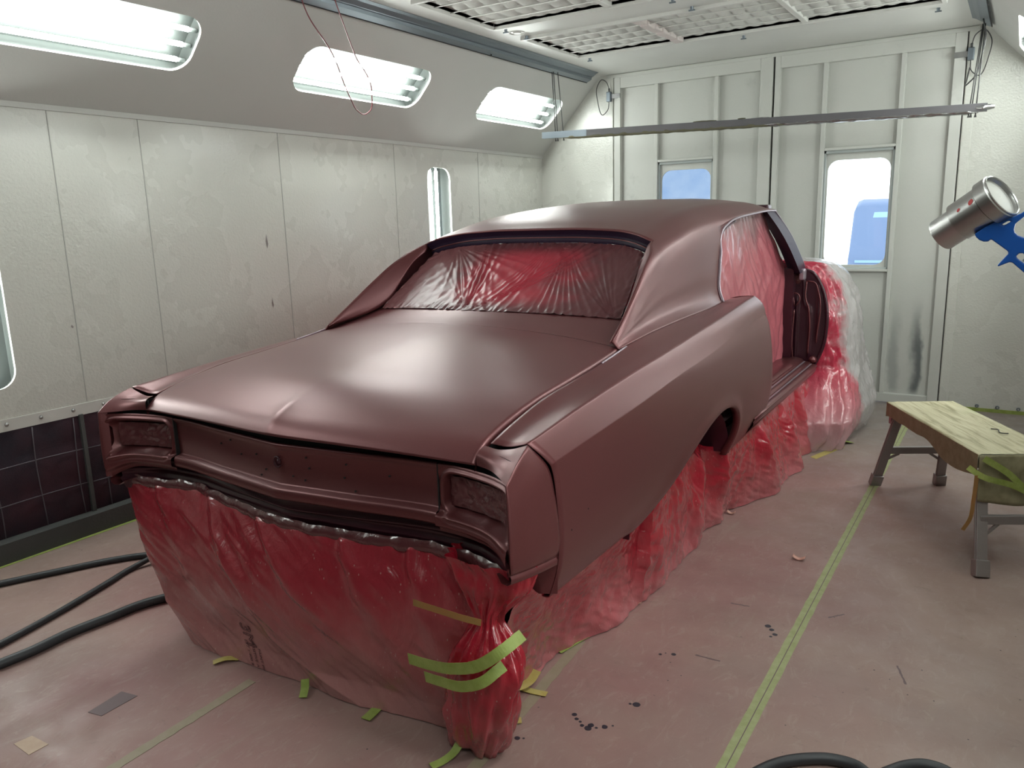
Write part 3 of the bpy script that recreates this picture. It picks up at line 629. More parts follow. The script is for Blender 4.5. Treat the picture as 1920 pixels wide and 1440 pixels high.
def quarter(s):
    G = []
    for v in vs:
        ve = v if v >= .6 else seam_v(.98)*(1-(v-.2)/.4)+.6*(v-.2)/.4
        a = spl(Av, Aa, [ve])[0]; b = spl(Bv, Bb, [ve])[0]; c = spl(Cv, Cc, [ve])[0]; ze = float(spl(Ev, Ez, [v])[0]); ue = U(v, ze)
        c7 = None
        if v >= 1.07:
            if v <= ROOT[-1, 1]: ir = int(np.argmin(abs(ROOT[:, 1]-v))); a = np.array([np.interp(v, ROOT[:, 1], ROOT[:, 0]), np.interp(v, ROOT[:, 1], ROOT[:, 2])]); c7 = np.array([np.interp(v, C7[:, 1], C7[:, 0]), np.interp(v, C7[:, 1], C7[:, 2])])
            b = np.array([np.interp(v, ST, [q[0] for q in BROW]), np.interp(v, ST, [q[1] for q in BROW])]) if v < 2.5 else b
        ee = np.array([ue+.011*max(0, 1-(v-1.4)/1.0 if v > 1.4 else 1), ze])
        top = patch([[a], [b], [c]], 5, 1)[:, 0] if False else (spl([1.13, 1.21, 1.27], [a, b, c], np.linspace(1.13, 1.27, 15)) if c7 is None else spl([1.08, 1.13, 1.21, 1.27], [c7, a, b, c], np.linspace(1.13, 1.27, 15)))
        bl_ = .0035+.012*min(max((v-1.5)/.9, 0), 1); fl_ = [c*(1-w)+ee*w+np.array([bl_*math.sin(w*PI)*.85, bl_*math.sin(w*PI)*.5]) for w in (.06, .16, .3, .5, .7, .88, .97, 1.0)]
        zbot = zb(v); row = [(p[0], p[1]) for p in top]+[(p[0], p[1]) for p in fl_]
        for w in [.006, .02]+list(np.linspace(0, 1, 28)[1:]):
            z = ze+(zbot-ze)*w; dist = float(np.min(np.hypot(v-OPD[:, 0], z-OPD[:, 1])))
            u = U(v, z)+.008*math.exp(-(dist/.045)**2)*(1 if v < 2.3 else 1)+.011*max(0, 1-(v-1.4)/1.0 if v > 1.4 else 1)*math.exp(-(ze-z)/.11)
            row.append((u, z))
        u0, z0 = row[-1]; row += [(u0-.010, z0-.003), (u0-.035, z0-.002)]
        vv = []
        for (u, z) in row:
            if v < .6: q = (v-.2)/.4; vv.append(seam_v(min(max(z, .45), .995))*(1-q)+.6*q if True else v)
            else: vv.append(v)
        G.append([(s*u, y, z) for (u, z), y in zip(row, vv)])
    G = np.array(G); e = G[-1:].copy(); e[..., 0] -= s*.03; e[..., 1] -= .0; G = np.concatenate([G, e])
    o = gridobj('quarter_panel', G, M['paint'], car, flip=(s > 0)); recalc(o); thick(o, .003, -1); return G
for s in (1, -1):
    Gq = quarter(s)
    # dark channel below the deck edge
    P = [(s*.775, v, float(spl(Av, Aa, [v])[0][1])-.030) for v in np.linspace(.12, 1.10, 24)]
    mb = MB(); 
    for w in (-.014, .014): pass
    Gc = [[(p[0]-s*.016, p[1], p[2]+.012), (p[0]-s*.012, p[1], p[2]-.01), (p[0]+s*.012, p[1], p[2]-.01), (p[0]+s*.016, p[1], p[2]+.016)] for p in P]
    gridobj('deck_channel', Gc, M['dark'], car)
    # bright bead along the deck gap
    MB().tube([(s*.784, v, float(spl(Av, Aa, [v])[0][1])+.001) for v in np.linspace(.9, 1.115, 10)], .004, 6).build('gap_bead', M['rail'], car, True)
    # small screw holes behind the rear quarter (where an emblem was)
    hm = MB()
    for v, z in ((.36, .80), (.40, .79), (.46, .83), (.29, .74), (.31, .69), (.42, .72)): u = U(v, z)+.001; hm.cyl((s*(u-.004), v, z), (s*(u+.0006), v, z), .0032, n=8)
    hm.build('trim_hole', M['dark'], car)
# wheel houses
for s in (1, -1):
    G = []
    for ang in np.linspace(0, PI, 20):
        y = 1.50-.62*math.cos(ang); z = .38+.40*math.sin(ang)**.8
        G.append([(s*x, y, max(z, .43)) for x in (.90, .78, .60, .42)])
    G.append([(s*x, 1.02, .38) for x in (.9, .78, .6, .42)][:])
    G = G[:-1]; gridobj('wheelhouse', G, M['paint_in'], car)
# rear panel: profile swept over the width, with lamp pockets at both ends
def v0(u):
    a = abs(u)
    return float(spl([0, .3, .62, .76, .88, .935], np.array([.040, .072, .103, .088, .046, .012]), [a])[0])
prof = [(.030, .901), (.014, .908), (.006, .906), (.004, .900), (.013, .888), (.016, .880), (.019, .768), (.013, .762), (-.006, .758), (-.011, .750), (-.012, .728), (-.006, .719), (.010, .714), (.030, .710)]
G = [[(u, v0(u)+p[0], p[1]-.004*(1-abs(u)/.62)) for p in prof] for u in np.linspace(-.622, .622, 80)]
tail = gridobj('tail_panel', G, M['paint'], car); recalc(tail)
hb = MB()
for u, z in ((-.27, .872), (-.21, .83), (-.33, .85), (-.12, .845), (-.07, .80), (.06, .795), (-.10, .775), (.12, .865), (.13, .83), (.28, .86), (.27, .815), (.11, .787), (.44, .84), (.31, .775)):
    hb.cyl((u, v0(u)+.012, z), (u, v0(u)+.0155, z), .0035, n=8)
hb.build('trim_hole', M['dark'], tail)
MB().tube([(.0+.016*math.cos(q), .052, .838+.018*math.sin(q)) for q in np.linspace(.6, 5.6, 20)], .003, 6).cyl((0, .058, .838), (0, .053, .838), .011, n=16).build('lock_hole', M['paint_in'], tail, True)
# recess line and shadow gap between deck lid and tail panel
G = [[(u, v0(u)+.030, .885), (u, v0(u)+.045, .89), (u, v0(u)+.045, .96)] for u in np.linspace(-.9, .9, 60)]
gridobj('deck_seal_channel', G, M['dark'], car)
def housing(s):
    us_ = np.linspace(.6275, .926, 80); zs = np.linspace(.908, .700, 70); G = []
    for a in us_:
        row = []
        for z in zs:
            q = max(0, (a-.80)/.126); zz = z-.045*q**2*max(0, (.80-z)/.1)+.0*q
            v = v0(a)+.004*(z > .757)
            # rounded pocket
            cx, cz, hx, hz, r = .790, .822, .138, .055, .034
            dx = max(abs(a-cx)-(hx-r), 0); dz = max(abs(z-cz)-(hz-r), 0); d = math.hypot(dx, dz)-r
            v += .038/(1+math.exp(min(max(d/.0035, -40), 40)))
            v -= .006*math.exp(-((d-.012)/.006)**2)-.004*math.exp(-((d-.026)/.006)**2)
            # ledge under the lamp, running on from the centre panel
            v -= .022/(1+math.exp((z-.757)/.002))*(1/(1+math.exp(-(z-.717)/.002)))
            v += .006*(z > .905)
            row.append((s*a, v, zz))
        G.append(row)
    o = gridobj('tail_light_housing', G, M['paint_in'] if False else M['paint'], car); recalc(o)
    fm = []
    for a in np.linspace(.660, .902, 40):
        fm.append([(s*a, v0(a)+.024+.006*nz(a*30, z*40, 3*s)+.004*abs(nz(a*60+z*50, z*20, 8)), z) for z in np.linspace(.778, .870, 24)])
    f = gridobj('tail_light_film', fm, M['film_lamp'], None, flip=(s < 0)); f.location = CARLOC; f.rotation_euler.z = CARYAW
    tag(f, 'crinkled dark red film masking the '+('right' if s > 0 else 'left')+' tail light opening', 'masking film', 'tail light masking films')
    MB().box((s*.6248-.0022, v0(.625)+.004, .712), (s*.6248+.0022, v0(.625)+.03, .905)).build('panel_gap', M['dark'], car)
for s in (1, -1): housing(s)
# rear valance below the panel, in shade, with two pressed ribs
G = []
for u in np.linspace(-.905, .905, 90):
    w = .03*math.exp(-(u/.5)**2); o_ = .028-.03*max(0, (abs(u)-.75)/.15)
    G.append([(u, v0(u)+p, z) for p, z in ((o_+.02, .712), (o_+.03, .705), (o_+.012-w*.3, .690-.02*math.exp(-(u/.4)**2)), (o_+.006, .682-.02*math.exp(-(u/.4)**2)), (o_+.018, .674-.01*math.exp(-(u/.4)**2)), (o_+.020, .655), (o_+.010, .648), (o_+.014, .636), (o_+.03, .60))])
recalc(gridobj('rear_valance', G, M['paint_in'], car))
# quarter end caps
def endcap(s):
    zr = [.918, .86, .78, .70, .664, .650]; rear = [(.932, .000, .918), (.936, -.001, .86), (.939, -.002, .78), (.938, .000, .70), (.934, .008, .668), (.925, .016, .655)]
    front = [(.918, .138, .992), (.946, .197, .92), (.956, .219, .83), (.962, .231, .72), (.960, .231, .66), (.952, .228, .632)]
    rows = []
    for a, b in zip(rear, front):
        a = np.array(a); b = np.array(b); rows.append([a, a*.66+b*.34+np.array([.006, 0, 0]), a*.33+b*.67+np.array([.005, 0, 0]), b])
    # the upper edge climbs in a curve from the tip to the fender crease
    rows[0][1] = np.array([.931, .042, .950]); rows[0][2] = np.array([.926, .088, .974])
    G = patch(rows, 7, 7); G[..., 0] *= s; o = recalc(gridobj('end_cap', G, M['paint'], car)); thick(o, .003)
    # lower lip, curled under
    L = []
    for a in G[-1]:
        a = np.array(a)*[s, 1, 1]; L.append([a+[0, 0, .004], a+[.008, -.003, -.006], a+[.006, -.003, -.020], a+[-.008, 0, -.030], a+[-.03, .006, -.030], a+[-.055, .02, -.012]])
    L = np.array(L); L[..., 0] *= s; recalc(gridobj('end_cap_lip', L, M['paint'], car))
    # crown between deck corner, fender top and the blade
    fr = curve([(.776, .140, .972), (.820, .142, .966), (.862, .143, .972), (.918, .138, .992)], 14); rr = curve([(.772, .100, .924), (.83, .082, .922), (.885, .045, .918), (.932, .000, .918)], 14)
    T = []
    for w in np.linspace(0, 1, 12): T.append([(1-w)*a+w*b+np.array([0, -.016, .012])*math.sin(w*PI)*(1-.6*i/13) for i, (a, b) in enumerate(zip(fr, rr))])
    T = np.array(T)
    ed = curve([(.918, .138, .992), (.926, .088, .974), (.931, .042, .950), (.932, 0, .918)], 12)
    for i in range(12):  # pull the outer columns onto the blade edge
        dlt = ed[i]-T[i, -1]
        for j in range(14): T[i, j] += dlt*(j/13)**2
    T[..., 0] *= s; recalc(gridobj('end_cap_crown', T, M['paint'], car))
    # inner cheek joining the blade to the lamp housing
    C = []
    for z in np.linspace(.918, .66, 20):
        C.append([(.932+.004*math.sin((.918-z)*8), .0, z), (.928, .006, z), (.922, v0(.924)+.012, z)])
    C = np.array(C); C[..., 0] *= s; recalc(gridobj('end_cap_cheek', C, M['paint'], car))
for s in (1, -1):
    endcap(s)
    Gr = [[(s*(.957-.004*(.66-z)/.16-w*.10), .232-.05*w, z) for w in np.linspace(0, 1, 8)] for z in np.linspace(.64, .515, 10)]
    gridobj('quarter_return', Gr, M['paint'], car)
# windscreen pillars, header, rocker, hinge pillar, cowl
for s in (1, -1):
    P0 = [(.695, 3.50, 1.608), (.690, 3.72, 1.622), (.60, 3.76, 1.622), (.60, 3.66, 1.60)]; P1 = [(.815, 3.97, 1.19), (.80, 4.24, 1.20), (.70, 4.27, 1.20), (.715, 4.10, 1.18)]
    C = [[np.array(a)*(1-w)+np.array(b)*w+np.array([.010, .0, .02])*math.sin(w*PI) for a, b in zip(P0+[P0[0]], P1+[P1[0]])] for w in np.linspace(0, 1, 12)]
    C = np.array(C); C[..., 0] *= s; o = recalc(gridobj('windscreen_pillar', C, M['pillar'], car))
    for p in o.data.polygons: p.use_smooth = False
    MB().tube(curve([(s*.694, 3.70, 1.62), (s*.75, 3.97, 1.44), (s*.80, 4.22, 1.205)], 20), .004, 6).build('pillar_moulding', M['rail'], car, True)
    rp = [(.70, .585), (.80, .585), (.835, .575), (.850, .560), (.890, .556), (.897, .546), (.918, .542), (.938, .536), (.940, .524), (.930, .518), (.934, .508), (.932, .496), (.915, .47), (.88, .435), (.82, .42)]
    C = [[(s*u, v, z+.012*(v-2.6)/1.4) for u, z in rp] for v in np.linspace(2.45, 4.06, 6)]
    o = recalc(gridobj('rocker_panel', C, M['paint'], car)); mod(o, 'EDGE_SPLIT', split_angle=math.radians(28)); thick(o, .003, -1)
    for u, z in ((.905, .5475), (.860, .5615)): MB().beam((s*u, 2.72, z+.002), (s*u, 4.02, z+.014), .010, .004).build('sill_trim', M['rail'], car)
    # hinge pillar: pressed panel facing rearwards
    out = curve([(.815, 1.205), (.86, 1.19), (.925, 1.10), (.968, .95), (.975, .82), (.955, .66), (.905, .53), (.895, .50)], 40)
    V = []; G = []
    for x, z in out:
        ys_ = np.linspace(.70, x, 34); row = []
        for q in ys_:
            v = 4.10+.035*((q-.7)/.27)
            r1 = math.exp(-((q-.865+.05*(z > .93)*1.0/(1+math.exp(-(z-.95)/.012)))/.006)**2)*(z < 1.13)*(z > .60); r2 = math.exp(-((q-.915)/.006)**2)*(z < 1.10)*(z > .72)
            r3 = math.exp(-((q-.775)/.006)**2)*(z < 1.02)*(z > .56)
            v -= .014*(r1+r2+r3); row.append((s*q, v, z))
        G.append(row)
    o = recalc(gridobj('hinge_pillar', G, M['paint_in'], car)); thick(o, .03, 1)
    MB().tube(curve([(s*x, 4.128, z) for x, z in out], 60), .012, 8).build('pillar_flange', M['paint_in'], car, True)
    mb = MB()
    mb.tube(curve([(s*.835, 4.095, 1.13), (s*.835, 4.09, 1.0), (s*.855, 4.09, .95), (s*.865, 4.09, .88), (s*.865, 4.09, .62)], 24), .006, 6)
    mb.tube(curve([(s*.835, 4.095, 1.13), (s*.89, 4.095, 1.12), (s*.915, 4.095, 1.06), (s*.917, 4.095, .70)], 24), .005, 6)
    mb.tube(curve([(s*.775, 4.07, .55), (s*.765, 4.06, .62), (s*.765, 4.06, .93)], 16), .006, 6)
    mb.tube(curve([(s*.765, 4.06, .96), (s*.765, 4.06, 1.05), (s*.79, 4.06, 1.04), (s*.80, 4.06, 1.0), (s*.775, 4.06, .96)], 16), .005, 6)
    mb.build('pressed_rib', M['paint'], car, True)
    MB().cyl((s*.90, 4.06, .58), (s*.90, 4.11, .58), .022, .026, 14).build('hinge_bump', M['paint'], car, True)
    bevel(MB().box((s*.79, 4.04, 1.14), (s*.83, 4.10, 1.215)).build('cowl_corner', M['rail'], car), .01)
    # inner jamb between the opening film and the hinge pillar
    MB().box((s*.68, 4.02, .50), (s*.76, 4.14, 1.22)).build('pillar_inner', M['paint_in'], car)
hd = MB().box((-.66, 3.66, 1.60), (.66, 3.76, 1.655)); bevel(hd.build('windscreen_header', M['paint_in'], car), .012)
cw = MB().box((-.80, 4.10, 1.10), (.80, 4.75, 1.20)); bevel(cw.build('cowl', M['paint'], car), .03)
MB().box((-.74, 4.70, .45), (.74, 4.74, 1.12)).build('firewall', M['paint_in'], car)
# floor pan (added to block light), inner walls and package shelf that close the shell
MB().box((-.68, .30, .52), (.68, .95, .54)).box((-.40, 1.0, .52), (.40, 2.25, .54)).box((-.82, 2.25, .50), (.82, 4.7, .54)).build('floor_pan_blocker', M['paint_in'], car)
MB().box((-.66, 1.40, 1.10), (.66, 2.0, 1.12)).build('package_shelf', M['paint_in'], car)
MB().box((-.60, 1.9, .54), (.60, 2.1, 1.15)).box((-.55, 2.0, .54), (-.1, 3.0, .75)).build('rear_seat_frame', M['dark'], car)

# ------------------------------------------------------------------ masking films on the car
def at_car(o): o.location = CARLOC; o.rotation_euler.z = CARYAW; return o
# rear window film with fan shaped tension folds
fb = curve([(-.655, 1.352, 1.187), (-.4, 1.318, 1.200), (0, 1.298, 1.204), (.4, 1.318, 1.200), (.655, 1.352, 1.187)], 260)
ft = curve([(-.600, 1.735, 1.440), (-.50, 1.785, 1.466), (-.3, 1.815, 1.482), (0, 1.828, 1.486), (.3, 1.815, 1.482), (.50, 1.785, 1.466), (.600, 1.735, 1.440)], 260)
FANS = [(-.16, -.02, 97, 132, 68, .0085), (-.14, -.02, 46, 64, 100, .0075), (.24, 1.04, -84, -50, 100, .0095), (.14, 1.03, -112, -84, 70, .005), (-.78, 1.0, -72, -16, 52, .0075), (.98, -.04, 106, 136, 76, .007), (-.5, 1.05, -80, -60, 90, .006)]
G = []
nS, nT = 260, 110
nrm = np.array([0, -.62, .78])
for i in range(nS):
    row = []; sx = -1+2*i/(nS-1)
    for j in range(nT):
        w = j/(nT-1); p = fb[i]*(1-w)+ft[i]*w; x = p[0]/.62
        d = -.018*math.sin(w*PI)*(1-abs(sx)**4)
        for fx, fy, a0, a1, fr, am in FANS:
            dx = (sx-fx)*1.1; dy = (w-fy); r = math.hypot(dx, dy); ang = math.degrees(math.atan2(dy, dx)); mid = (a0+a1)/2; hw = (a1-a0)/2
            e = math.exp(-((ang-mid)/hw)**4)*math.exp(-r/1.2)*min(1, r/.08); d += am*e*(1-2*abs(math.sin(math.radians(ang)*fr*.5+1.5*nz(ang*.06, 3, fx*5))))*(.35+.5*abs(nz(ang*.11, fx, 2))*2)
        edge = math.exp(-w/.06)+math.exp(-(1-w)/.07)+math.exp(-(1-abs(sx))/.05)
        d += .006*edge*nz(sx*34, w*14, 5)+.0025*nz(sx*16, w*9, 2)
        row.append(p+nrm*d)
    G.append(row)
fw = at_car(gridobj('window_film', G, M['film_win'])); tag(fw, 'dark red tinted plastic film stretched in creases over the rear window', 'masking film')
# rear light strip of tape where the film meets the panel
def ribbon(name, label, P, w, m, nrmv=(0, 0, 1), off=.002, cat='tape', group='tape strips', wav=0.0, ends=True, th=.0015):
    P = curve(P, max(10, len(P)*9)); G = []
    nv = Vector(nrmv)
    for i, p in enumerate(P):
        d = Vector(P[min(i+1, len(P)-1)])-Vector(P[max(i-1, 0)]); sdir = d.cross(nv).normalized(); nn = nv.normalized()*off
        jw = w*(1+.06*nz(i*.7, 1, w*30)); c = Vector(p)+nn+nv*wav*math.sin(i*.9)
        G.append([tuple(c+sdir*jw*q) for q in (-.5, 0, .5)])
    o = gridobj(name, G, m); thick(o, th)
    for q in o.data.polygons: q.use_smooth = False
    tag(o, label, cat, group); return o

# skirt films
def noise_fold(a, b, c): return .55*nz(a, b, c)+.3*abs(nz(a*2.1, b*2.1, c+4))+.15*nz(a*5, b*5, c+9)
skT = curve([(-.925, .075, .655), (-.80, .09, .640), (-.6, .135, .640), (-.3, .10, .628), (0, .075, .618), (.3, .10, .620), (.6, .135, .628), (.78, .105, .632), (.915, .055, .640)], 300)
skB = curve([(-.59, .060, .004), (-.42, .066, .004), (-.2, .072, .004), (0, .078, .004), (.2, .088, .004), (.40, .105, .004), (.60, .13, .004), (.66, .14, .004), (.70, .15, .004)], 300)
def rear_film(s, t):
    i = s*299; a = int(min(i, 298)); f = i-a
    p = (skT[a]*(1-f)+skT[a+1]*f)*(1-t)+(skB[a]*(1-f)+skB[a+1]*f)*t
    bow = .045*math.sin(t*PI)*(1 if True else 0)*(s < .1)*(1-s/.1)
    tuck = .035*math.exp(-((t-.22)/.2)**2)
    d = .060*math.sin(min(1, t*1.15)*PI)*math.sin(s*PI)**.5
    # sweeping diagonal folds running down to the right from hanging points on the tape line
    for s0, k, am, fr in ((.08, .16, .014, 30), (.235, .30, .017, 26), (.40, .50, .014, 24), (.62, .34, .016, 26), (.76, .26, .017, 30), (.93, .10, .018, 34)):
        q = s-s0-k*t*(.35+t*.65); e = math.exp(-(q/(.02+.11*t))**2)*math.exp(-t*.9); d += am*e*math.sin(fr*q/(.25+t)+1.4*nz(s*3, t*2, s0*9))
    d += .014*(1-abs(math.sin(5.2*(s*1.15-.75*t)+1.1*nz(s*2, t*2, 1))))**3*math.sin(min(t*3, 1)*PI/2)
    d += .012*noise_fold(s*7-t*3.2, t*2.0+s, 2)+.0035*nz(s*30-t*14, t*8, 7)
    d *= min(1, t/.03)
    d *= 1-.6*math.exp(-((s-.30)/.07)**4-((t-.86)/.2)**4)
    d += .010*math.exp(-t/.02)*nz(s*22, 0, 3)
    q = np.array([p[0]-bow*0, p[1]-d, max(p[2], .003)])
    q[0] -= .08*math.sin(t*PI)*(1-s)**6
    return q
G = np.array([[rear_film(a, b) for b in np.linspace(0, 1, 150)] for a in np.linspace(0, 1, 300)])
rf = at_car(gridobj('tail_film', G, M['film_rear'])); tag(rf, 'red plastic sheet hanging from below the tail panel to the floor behind the car', 'masking film')
# taped upper hem of the tail film (loose maroon strip, shiny folds)
G = []
for i, a in enumerate(np.linspace(0, 1, 260)):
    p = rear_film(a, 0.0); row = []
    for q, (dy, dz) in enumerate(((.004, .012), (-.003, .004), (-.008, -.008), (-.007, -.020), (-.002, -.028))):
        row.append((p[0], p[1]+dy-.008*abs(nz(a*26, q, 1))-.003, p[2]+dz+.006*nz(a*30, q*.5, 6)))
    G.append(row)
at_car(gridobj('film_hem', G, M['film_lamp'])); hem = bpy.data.objects['film_hem']; hem.location = (0, 0, 0); hem.rotation_euler.z = 0; hem.parent = rf
# printing on the tail film
def printed(text, size, s0, t0, name, outline=False):
    cu = bpy.data.curves.new(name, 'FONT'); cu.body = text; cu.size = size; cu.resolution_u = 3
    if outline: cu.fill_mode = 'NONE'; cu.bevel_depth = .0010; cu.bevel_resolution = 0
    tmp = bpy.data.objects.new('tmp', cu); COL.objects.link(tmp); bpy.context.view_layer.update()
    me = bpy.data.meshes.new_from_object(tmp.evaluated_get(bpy.context.evaluated_depsgraph_get())); bpy.data.objects.remove(tmp)
    for v in me.vertices:
        x, y = v.co.x, v.co.y
        # text runs downwards: x -> down the sheet, y -> to the right
        t = t0+x/.66; s = s0+y/1.45
        q = rear_film(min(max(s, 0), 1), min(max(t, 0), .999)); v.co = Vector((q[0], q[1]-.0025-v.co.z, q[2]))
    me.name = name; me.materials.clear(); me.materials.append(M['print']); o = bpy.data.objects.new(name, me); COL.objects.link(o); o.parent = rf; return o
printed('3M', .075, .262, .735, 'printed_logo', True)
printed('PAINT PROT', .020, .300, .905-.03, 'printed_line'); printed('POSITIVE AR', .020, .278, .845, 'printed_line'); printed('EST 1 400 R', .020, .256, .845, 'printed_line')

# side films: s runs forward
def side_film(sgn, name, label):
    T = curve([(.93, .10, .60), (.915, .2, .52), (.905, .45, .50), (.90, .80, .475), (.89, 1.05, .47), (.86, 1.28, .55), (.84, 1.50, .64), (.83, 1.68, .66), (.80, 1.86, .56), (.80, 2.05, .47), (.85, 2.2, .44), (.87, 2.6, .445), (.875, 3.2, .46), (.87, 3.7, .47), (.86, 4.05, .49)], 420)
    B = curve([(.70, .16, .004), (.66, .36, .004), (.665, .52, .004), (.72, .82, .004), (.80, 1.12, .004), (.80, 1.5, .004), (.79, 1.8, .004), (.775, 2.1, .004), (.80, 2.4, .004), (.90, 2.65, .004), (.96, 3.0, .004), (.97, 3.3, .004), (.93, 3.6, .004), (.96, 3.9, .004), (1.0, 4.1, .004)], 420)
    G = []
    for i in range(420):
        s = i/419; row = []
        for t in np.linspace(0, 1, 90):
            p = T[i]*(1-t)+B[i]*t; v = p[1]
            d = .045*math.sin(t*PI)**1.0*(-1 if v < 1.2 else .1)
            for v0_, am, sl_ in ((.25, .03, .5), (.62, .02, .7), (1.25, .02, .35), (1.55, .022, .2), (1.95, .05, -.1), (2.2, .045, .1), (2.75, .05, .2), (3.25, .05, .2), (3.7, .04, .1)):
                q = v-v0_-sl_*t*.5; d += am*math.exp(-(q/(.035+.10*t))**2)*math.sin(min(t*2.2, 1)*PI/2)
            d += .030*noise_fold(v*5.5-t*2.5, t*2.6, 12)*min(1, t*5)+.006*nz(v*22, t*7, 3)*min(1, t*5)
            row.append((sgn*(p[0]+d), p[1], max(p[2], .003)))
        G.append(row)
    o = at_car(gridobj(name, G, M['film_side'])); tag(o, label, 'masking film'); return o
side_film(1, 'side_film', 'bright red plastic sheet hanging under the right side of the car down to the floor')
side_film(-1, 'side_film', 'red plastic sheet under the far left side of the car, mostly hidden behind it')
# wheel arch lining film seen inside the rear wheel opening
G = []
for v in np.linspace(.95, 1.66, 60):
    zt = zb(v)+.01; G.append([(.80+.02*(v-1.1)+.012*noise_fold(v*16, z_*6, 4)+.006*math.sin(v*60), v+.10*(zt-z_)*0, z_) for z_ in np.linspace(zt-.01, .35, 26)])
o = at_car(gridobj('arch_film', G, M['film_arch'])); tag(o, 'creased dark red film inside the right rear wheel opening', 'masking film')
# gathered corner of film at the right rear
G = []; nR = 96
levels = [(.655, .80, .115, .135, .085), (.62, .81, .12, .130, .080), (.575, .81, .115, .115, .075), (.53, .805, .105, .080, .055), (.49, .803, .095, .045, .042), (.46, .802, .09, .040, .038), (.42, .80, .085, .070, .055), (.36, .795, .08, .105, .075), (.28, .785, .078, .118, .080), (.17, .765, .085, .110, .080), (.08, .74, .10, .105, .078), (.003, .715, .115, .085, .07)]
LV = spl(range(12), np.array(levels), np.linspace(0, 11, 90))
for i, (z, cx, cy, rx, ry) in enumerate(LV):
    row = []; 
    for j in range(nR+1):
        a = 2*PI*j/nR; kn = math.exp(-((z-.465)/.10)**2)
        ca, sa = math.cos(a), math.sin(a)
        f = 1+.07*math.sin(a*13+4*nz(z*3, ca, sa))*(.5+kn)+.34*noise_fold(ca*2.2+z*2.5, sa*2.2, z*4.5)+.12*nz(ca*6, sa*6, z*14); f *= 1-.45*math.exp(-z/.06)*abs(sa)**4
        row.append((cx+rx*f*math.cos(a), cy+ry*f*math.sin(a), max(z+(.010 if z < .02 else 0)*math.sin(a*3), .003)))
    G.append(row)
G = np.array(G); o = at_car(gridobj('gathered_film', G, M['film_side'])); tag(o, 'bunched red film knotted below the right rear corner of the car', 'masking film')
# bag over the cowl and the missing front end
lv = [(.004, 1.16, .0, 5.15), (.12, 1.22, .0, 5.18), (.26, 1.22, .0, 5.16), (.45, 1.16, .0, 5.10), (.65, 1.12, .0, 5.05), (.85, 1.10, .0, 5.02), (1.0, 1.06, 0, 5.0), (1.12, 1.02, 0, 4.95), (1.20, .96, 0, 4.9), (1.245, .88, 0, 4.8), (1.262, .60, 0, 4.65), (1.265, .2, 0, 4.5)]
LV = spl(range(len(lv)), np.array(lv), np.linspace(0, len(lv)-1, 110)); G = []
def bag_pt(z, hw, yf, a):
    # superellipse in plan, back edge held at the hinge pillar
    y0, y1 = 4.15 if z > .50 else 4.15-.50*min(1, (.50-z)/.30), yf; cy = (y0+y1)/2; hy = (y1-y0)/2
    ca, sa = math.cos(a), math.sin(a); e = .45
    x = hw*math.copysign(abs(ca)**e, ca); y = cy+hy*math.copysign(abs(sa)**e, sa); return x, y
for i, (z, hw, _, yf) in enumerate(LV):
    row = []
    for j in range(241):
        a = 2*PI*j/240; x, y = bag_pt(z, hw, yf, a); ca, sa = math.cos(a), math.sin(a)
        low = math.exp(-z/.3)
        d = .030*noise_fold(ca*5+z*.6, sa*5, z*1.3)+.016*math.sin(a*17+7*nz(ca*2.5, sa*2.5, z*2.2))*(.3+low)+.022*noise_fold(ca*13, sa*13+z*2, z*3.5)+.012*nz(ca*22, sa*22, z*16)
        
        row.append((x+d*ca*1.3, y+d*sa*.8, max(z+.02*nz(ca*6, sa*6, z)*min(1, z*8), .003)))
    G.append(row)
G = np.array(G)
bg = at_car(gridobj('front_film_bag', G, M['bag'])); tag(bg, 'clear plastic bag over the front of the car, red where it meets the body', 'masking film')
# film stretched across the open doorway and side window
for s, lab in ((1, 'translucent pinkish red film stretched across the open right doorway and side window'), (-1, 'red film stretched across the left doorway and side window, hidden behind the car')):
    G = []
    for i, w in enumerate(np.linspace(0, 1, 150)):
        row = []
        for t in np.linspace(0, 1, 110):
            z = .57+t*(1.0+.055*w); 
            yb = 2.38+.12*max(0, (z-1.15)/.38) if z > 1.15 else 2.38; yf = 4.12-.0*t if z < 1.18 else 4.12-.52*(z-1.18)/.42
            top = 1.40+.17*min(1, ((w*(yf-yb))/.35))**.6+.045*w
            if t == 1: pass
            z = .57+t*(top-.57); yb = 2.40+.10*max(0, (z-1.15)/.38); yf = 4.10 if z < 1.18 else 4.10-.50*(z-1.18)/.42
            y = yb+(yf-yb)*w; u = .70-.05*max(0, (z-1.1)/.5)
            d = -.03*math.sin(w*PI)*math.sin(t*PI)
            d += .012*abs(nz(w*16+t*5, t*2, 3))-.010*abs(nz(w*10-t*6, t*2.5, 13))+.008*math.sin((w*2.2+t*.55)*20+nz(w*4, t*3, 0)*3)*math.exp(-((w-.12)/.12)**2)+.010*abs(math.sin((w*1.5-t*.35)*24))*math.exp(-((w-.93)/.07)**2)
            d += .009*nz(w*9, t*4, 6)+.008*math.exp(-(1-t)/.1)*nz(w*22, t*9, 1)+.006*math.exp(-t/.12)*nz(w*18, t*20, 2)
            row.append((s*(u+d), y, z))
        G.append(row)
    o = at_car(gridobj('doorway_film', G, M['film_door'])); tag(o, lab, 'masking film')

# ------------------------------------------------------------------ bench
bd = Vector((.497, -.918, 0)).normalized(); bw = Vector((.918, .497, 0)).normalized()
BO = Vector((-.556, 4.80, 0)); BL, BW, BH = 1.02, .36, .53
bang = math.atan2(bd.y, bd.x)
bench = thing('work_bench', 'low folding aluminium work platform wrapped in masking paper, at the right wall', 'bench', BO, bang)
def bl(x, y, z): return (x, y, z)   # x along the bench towards the camera, y = left-hand side -> towards the right wall
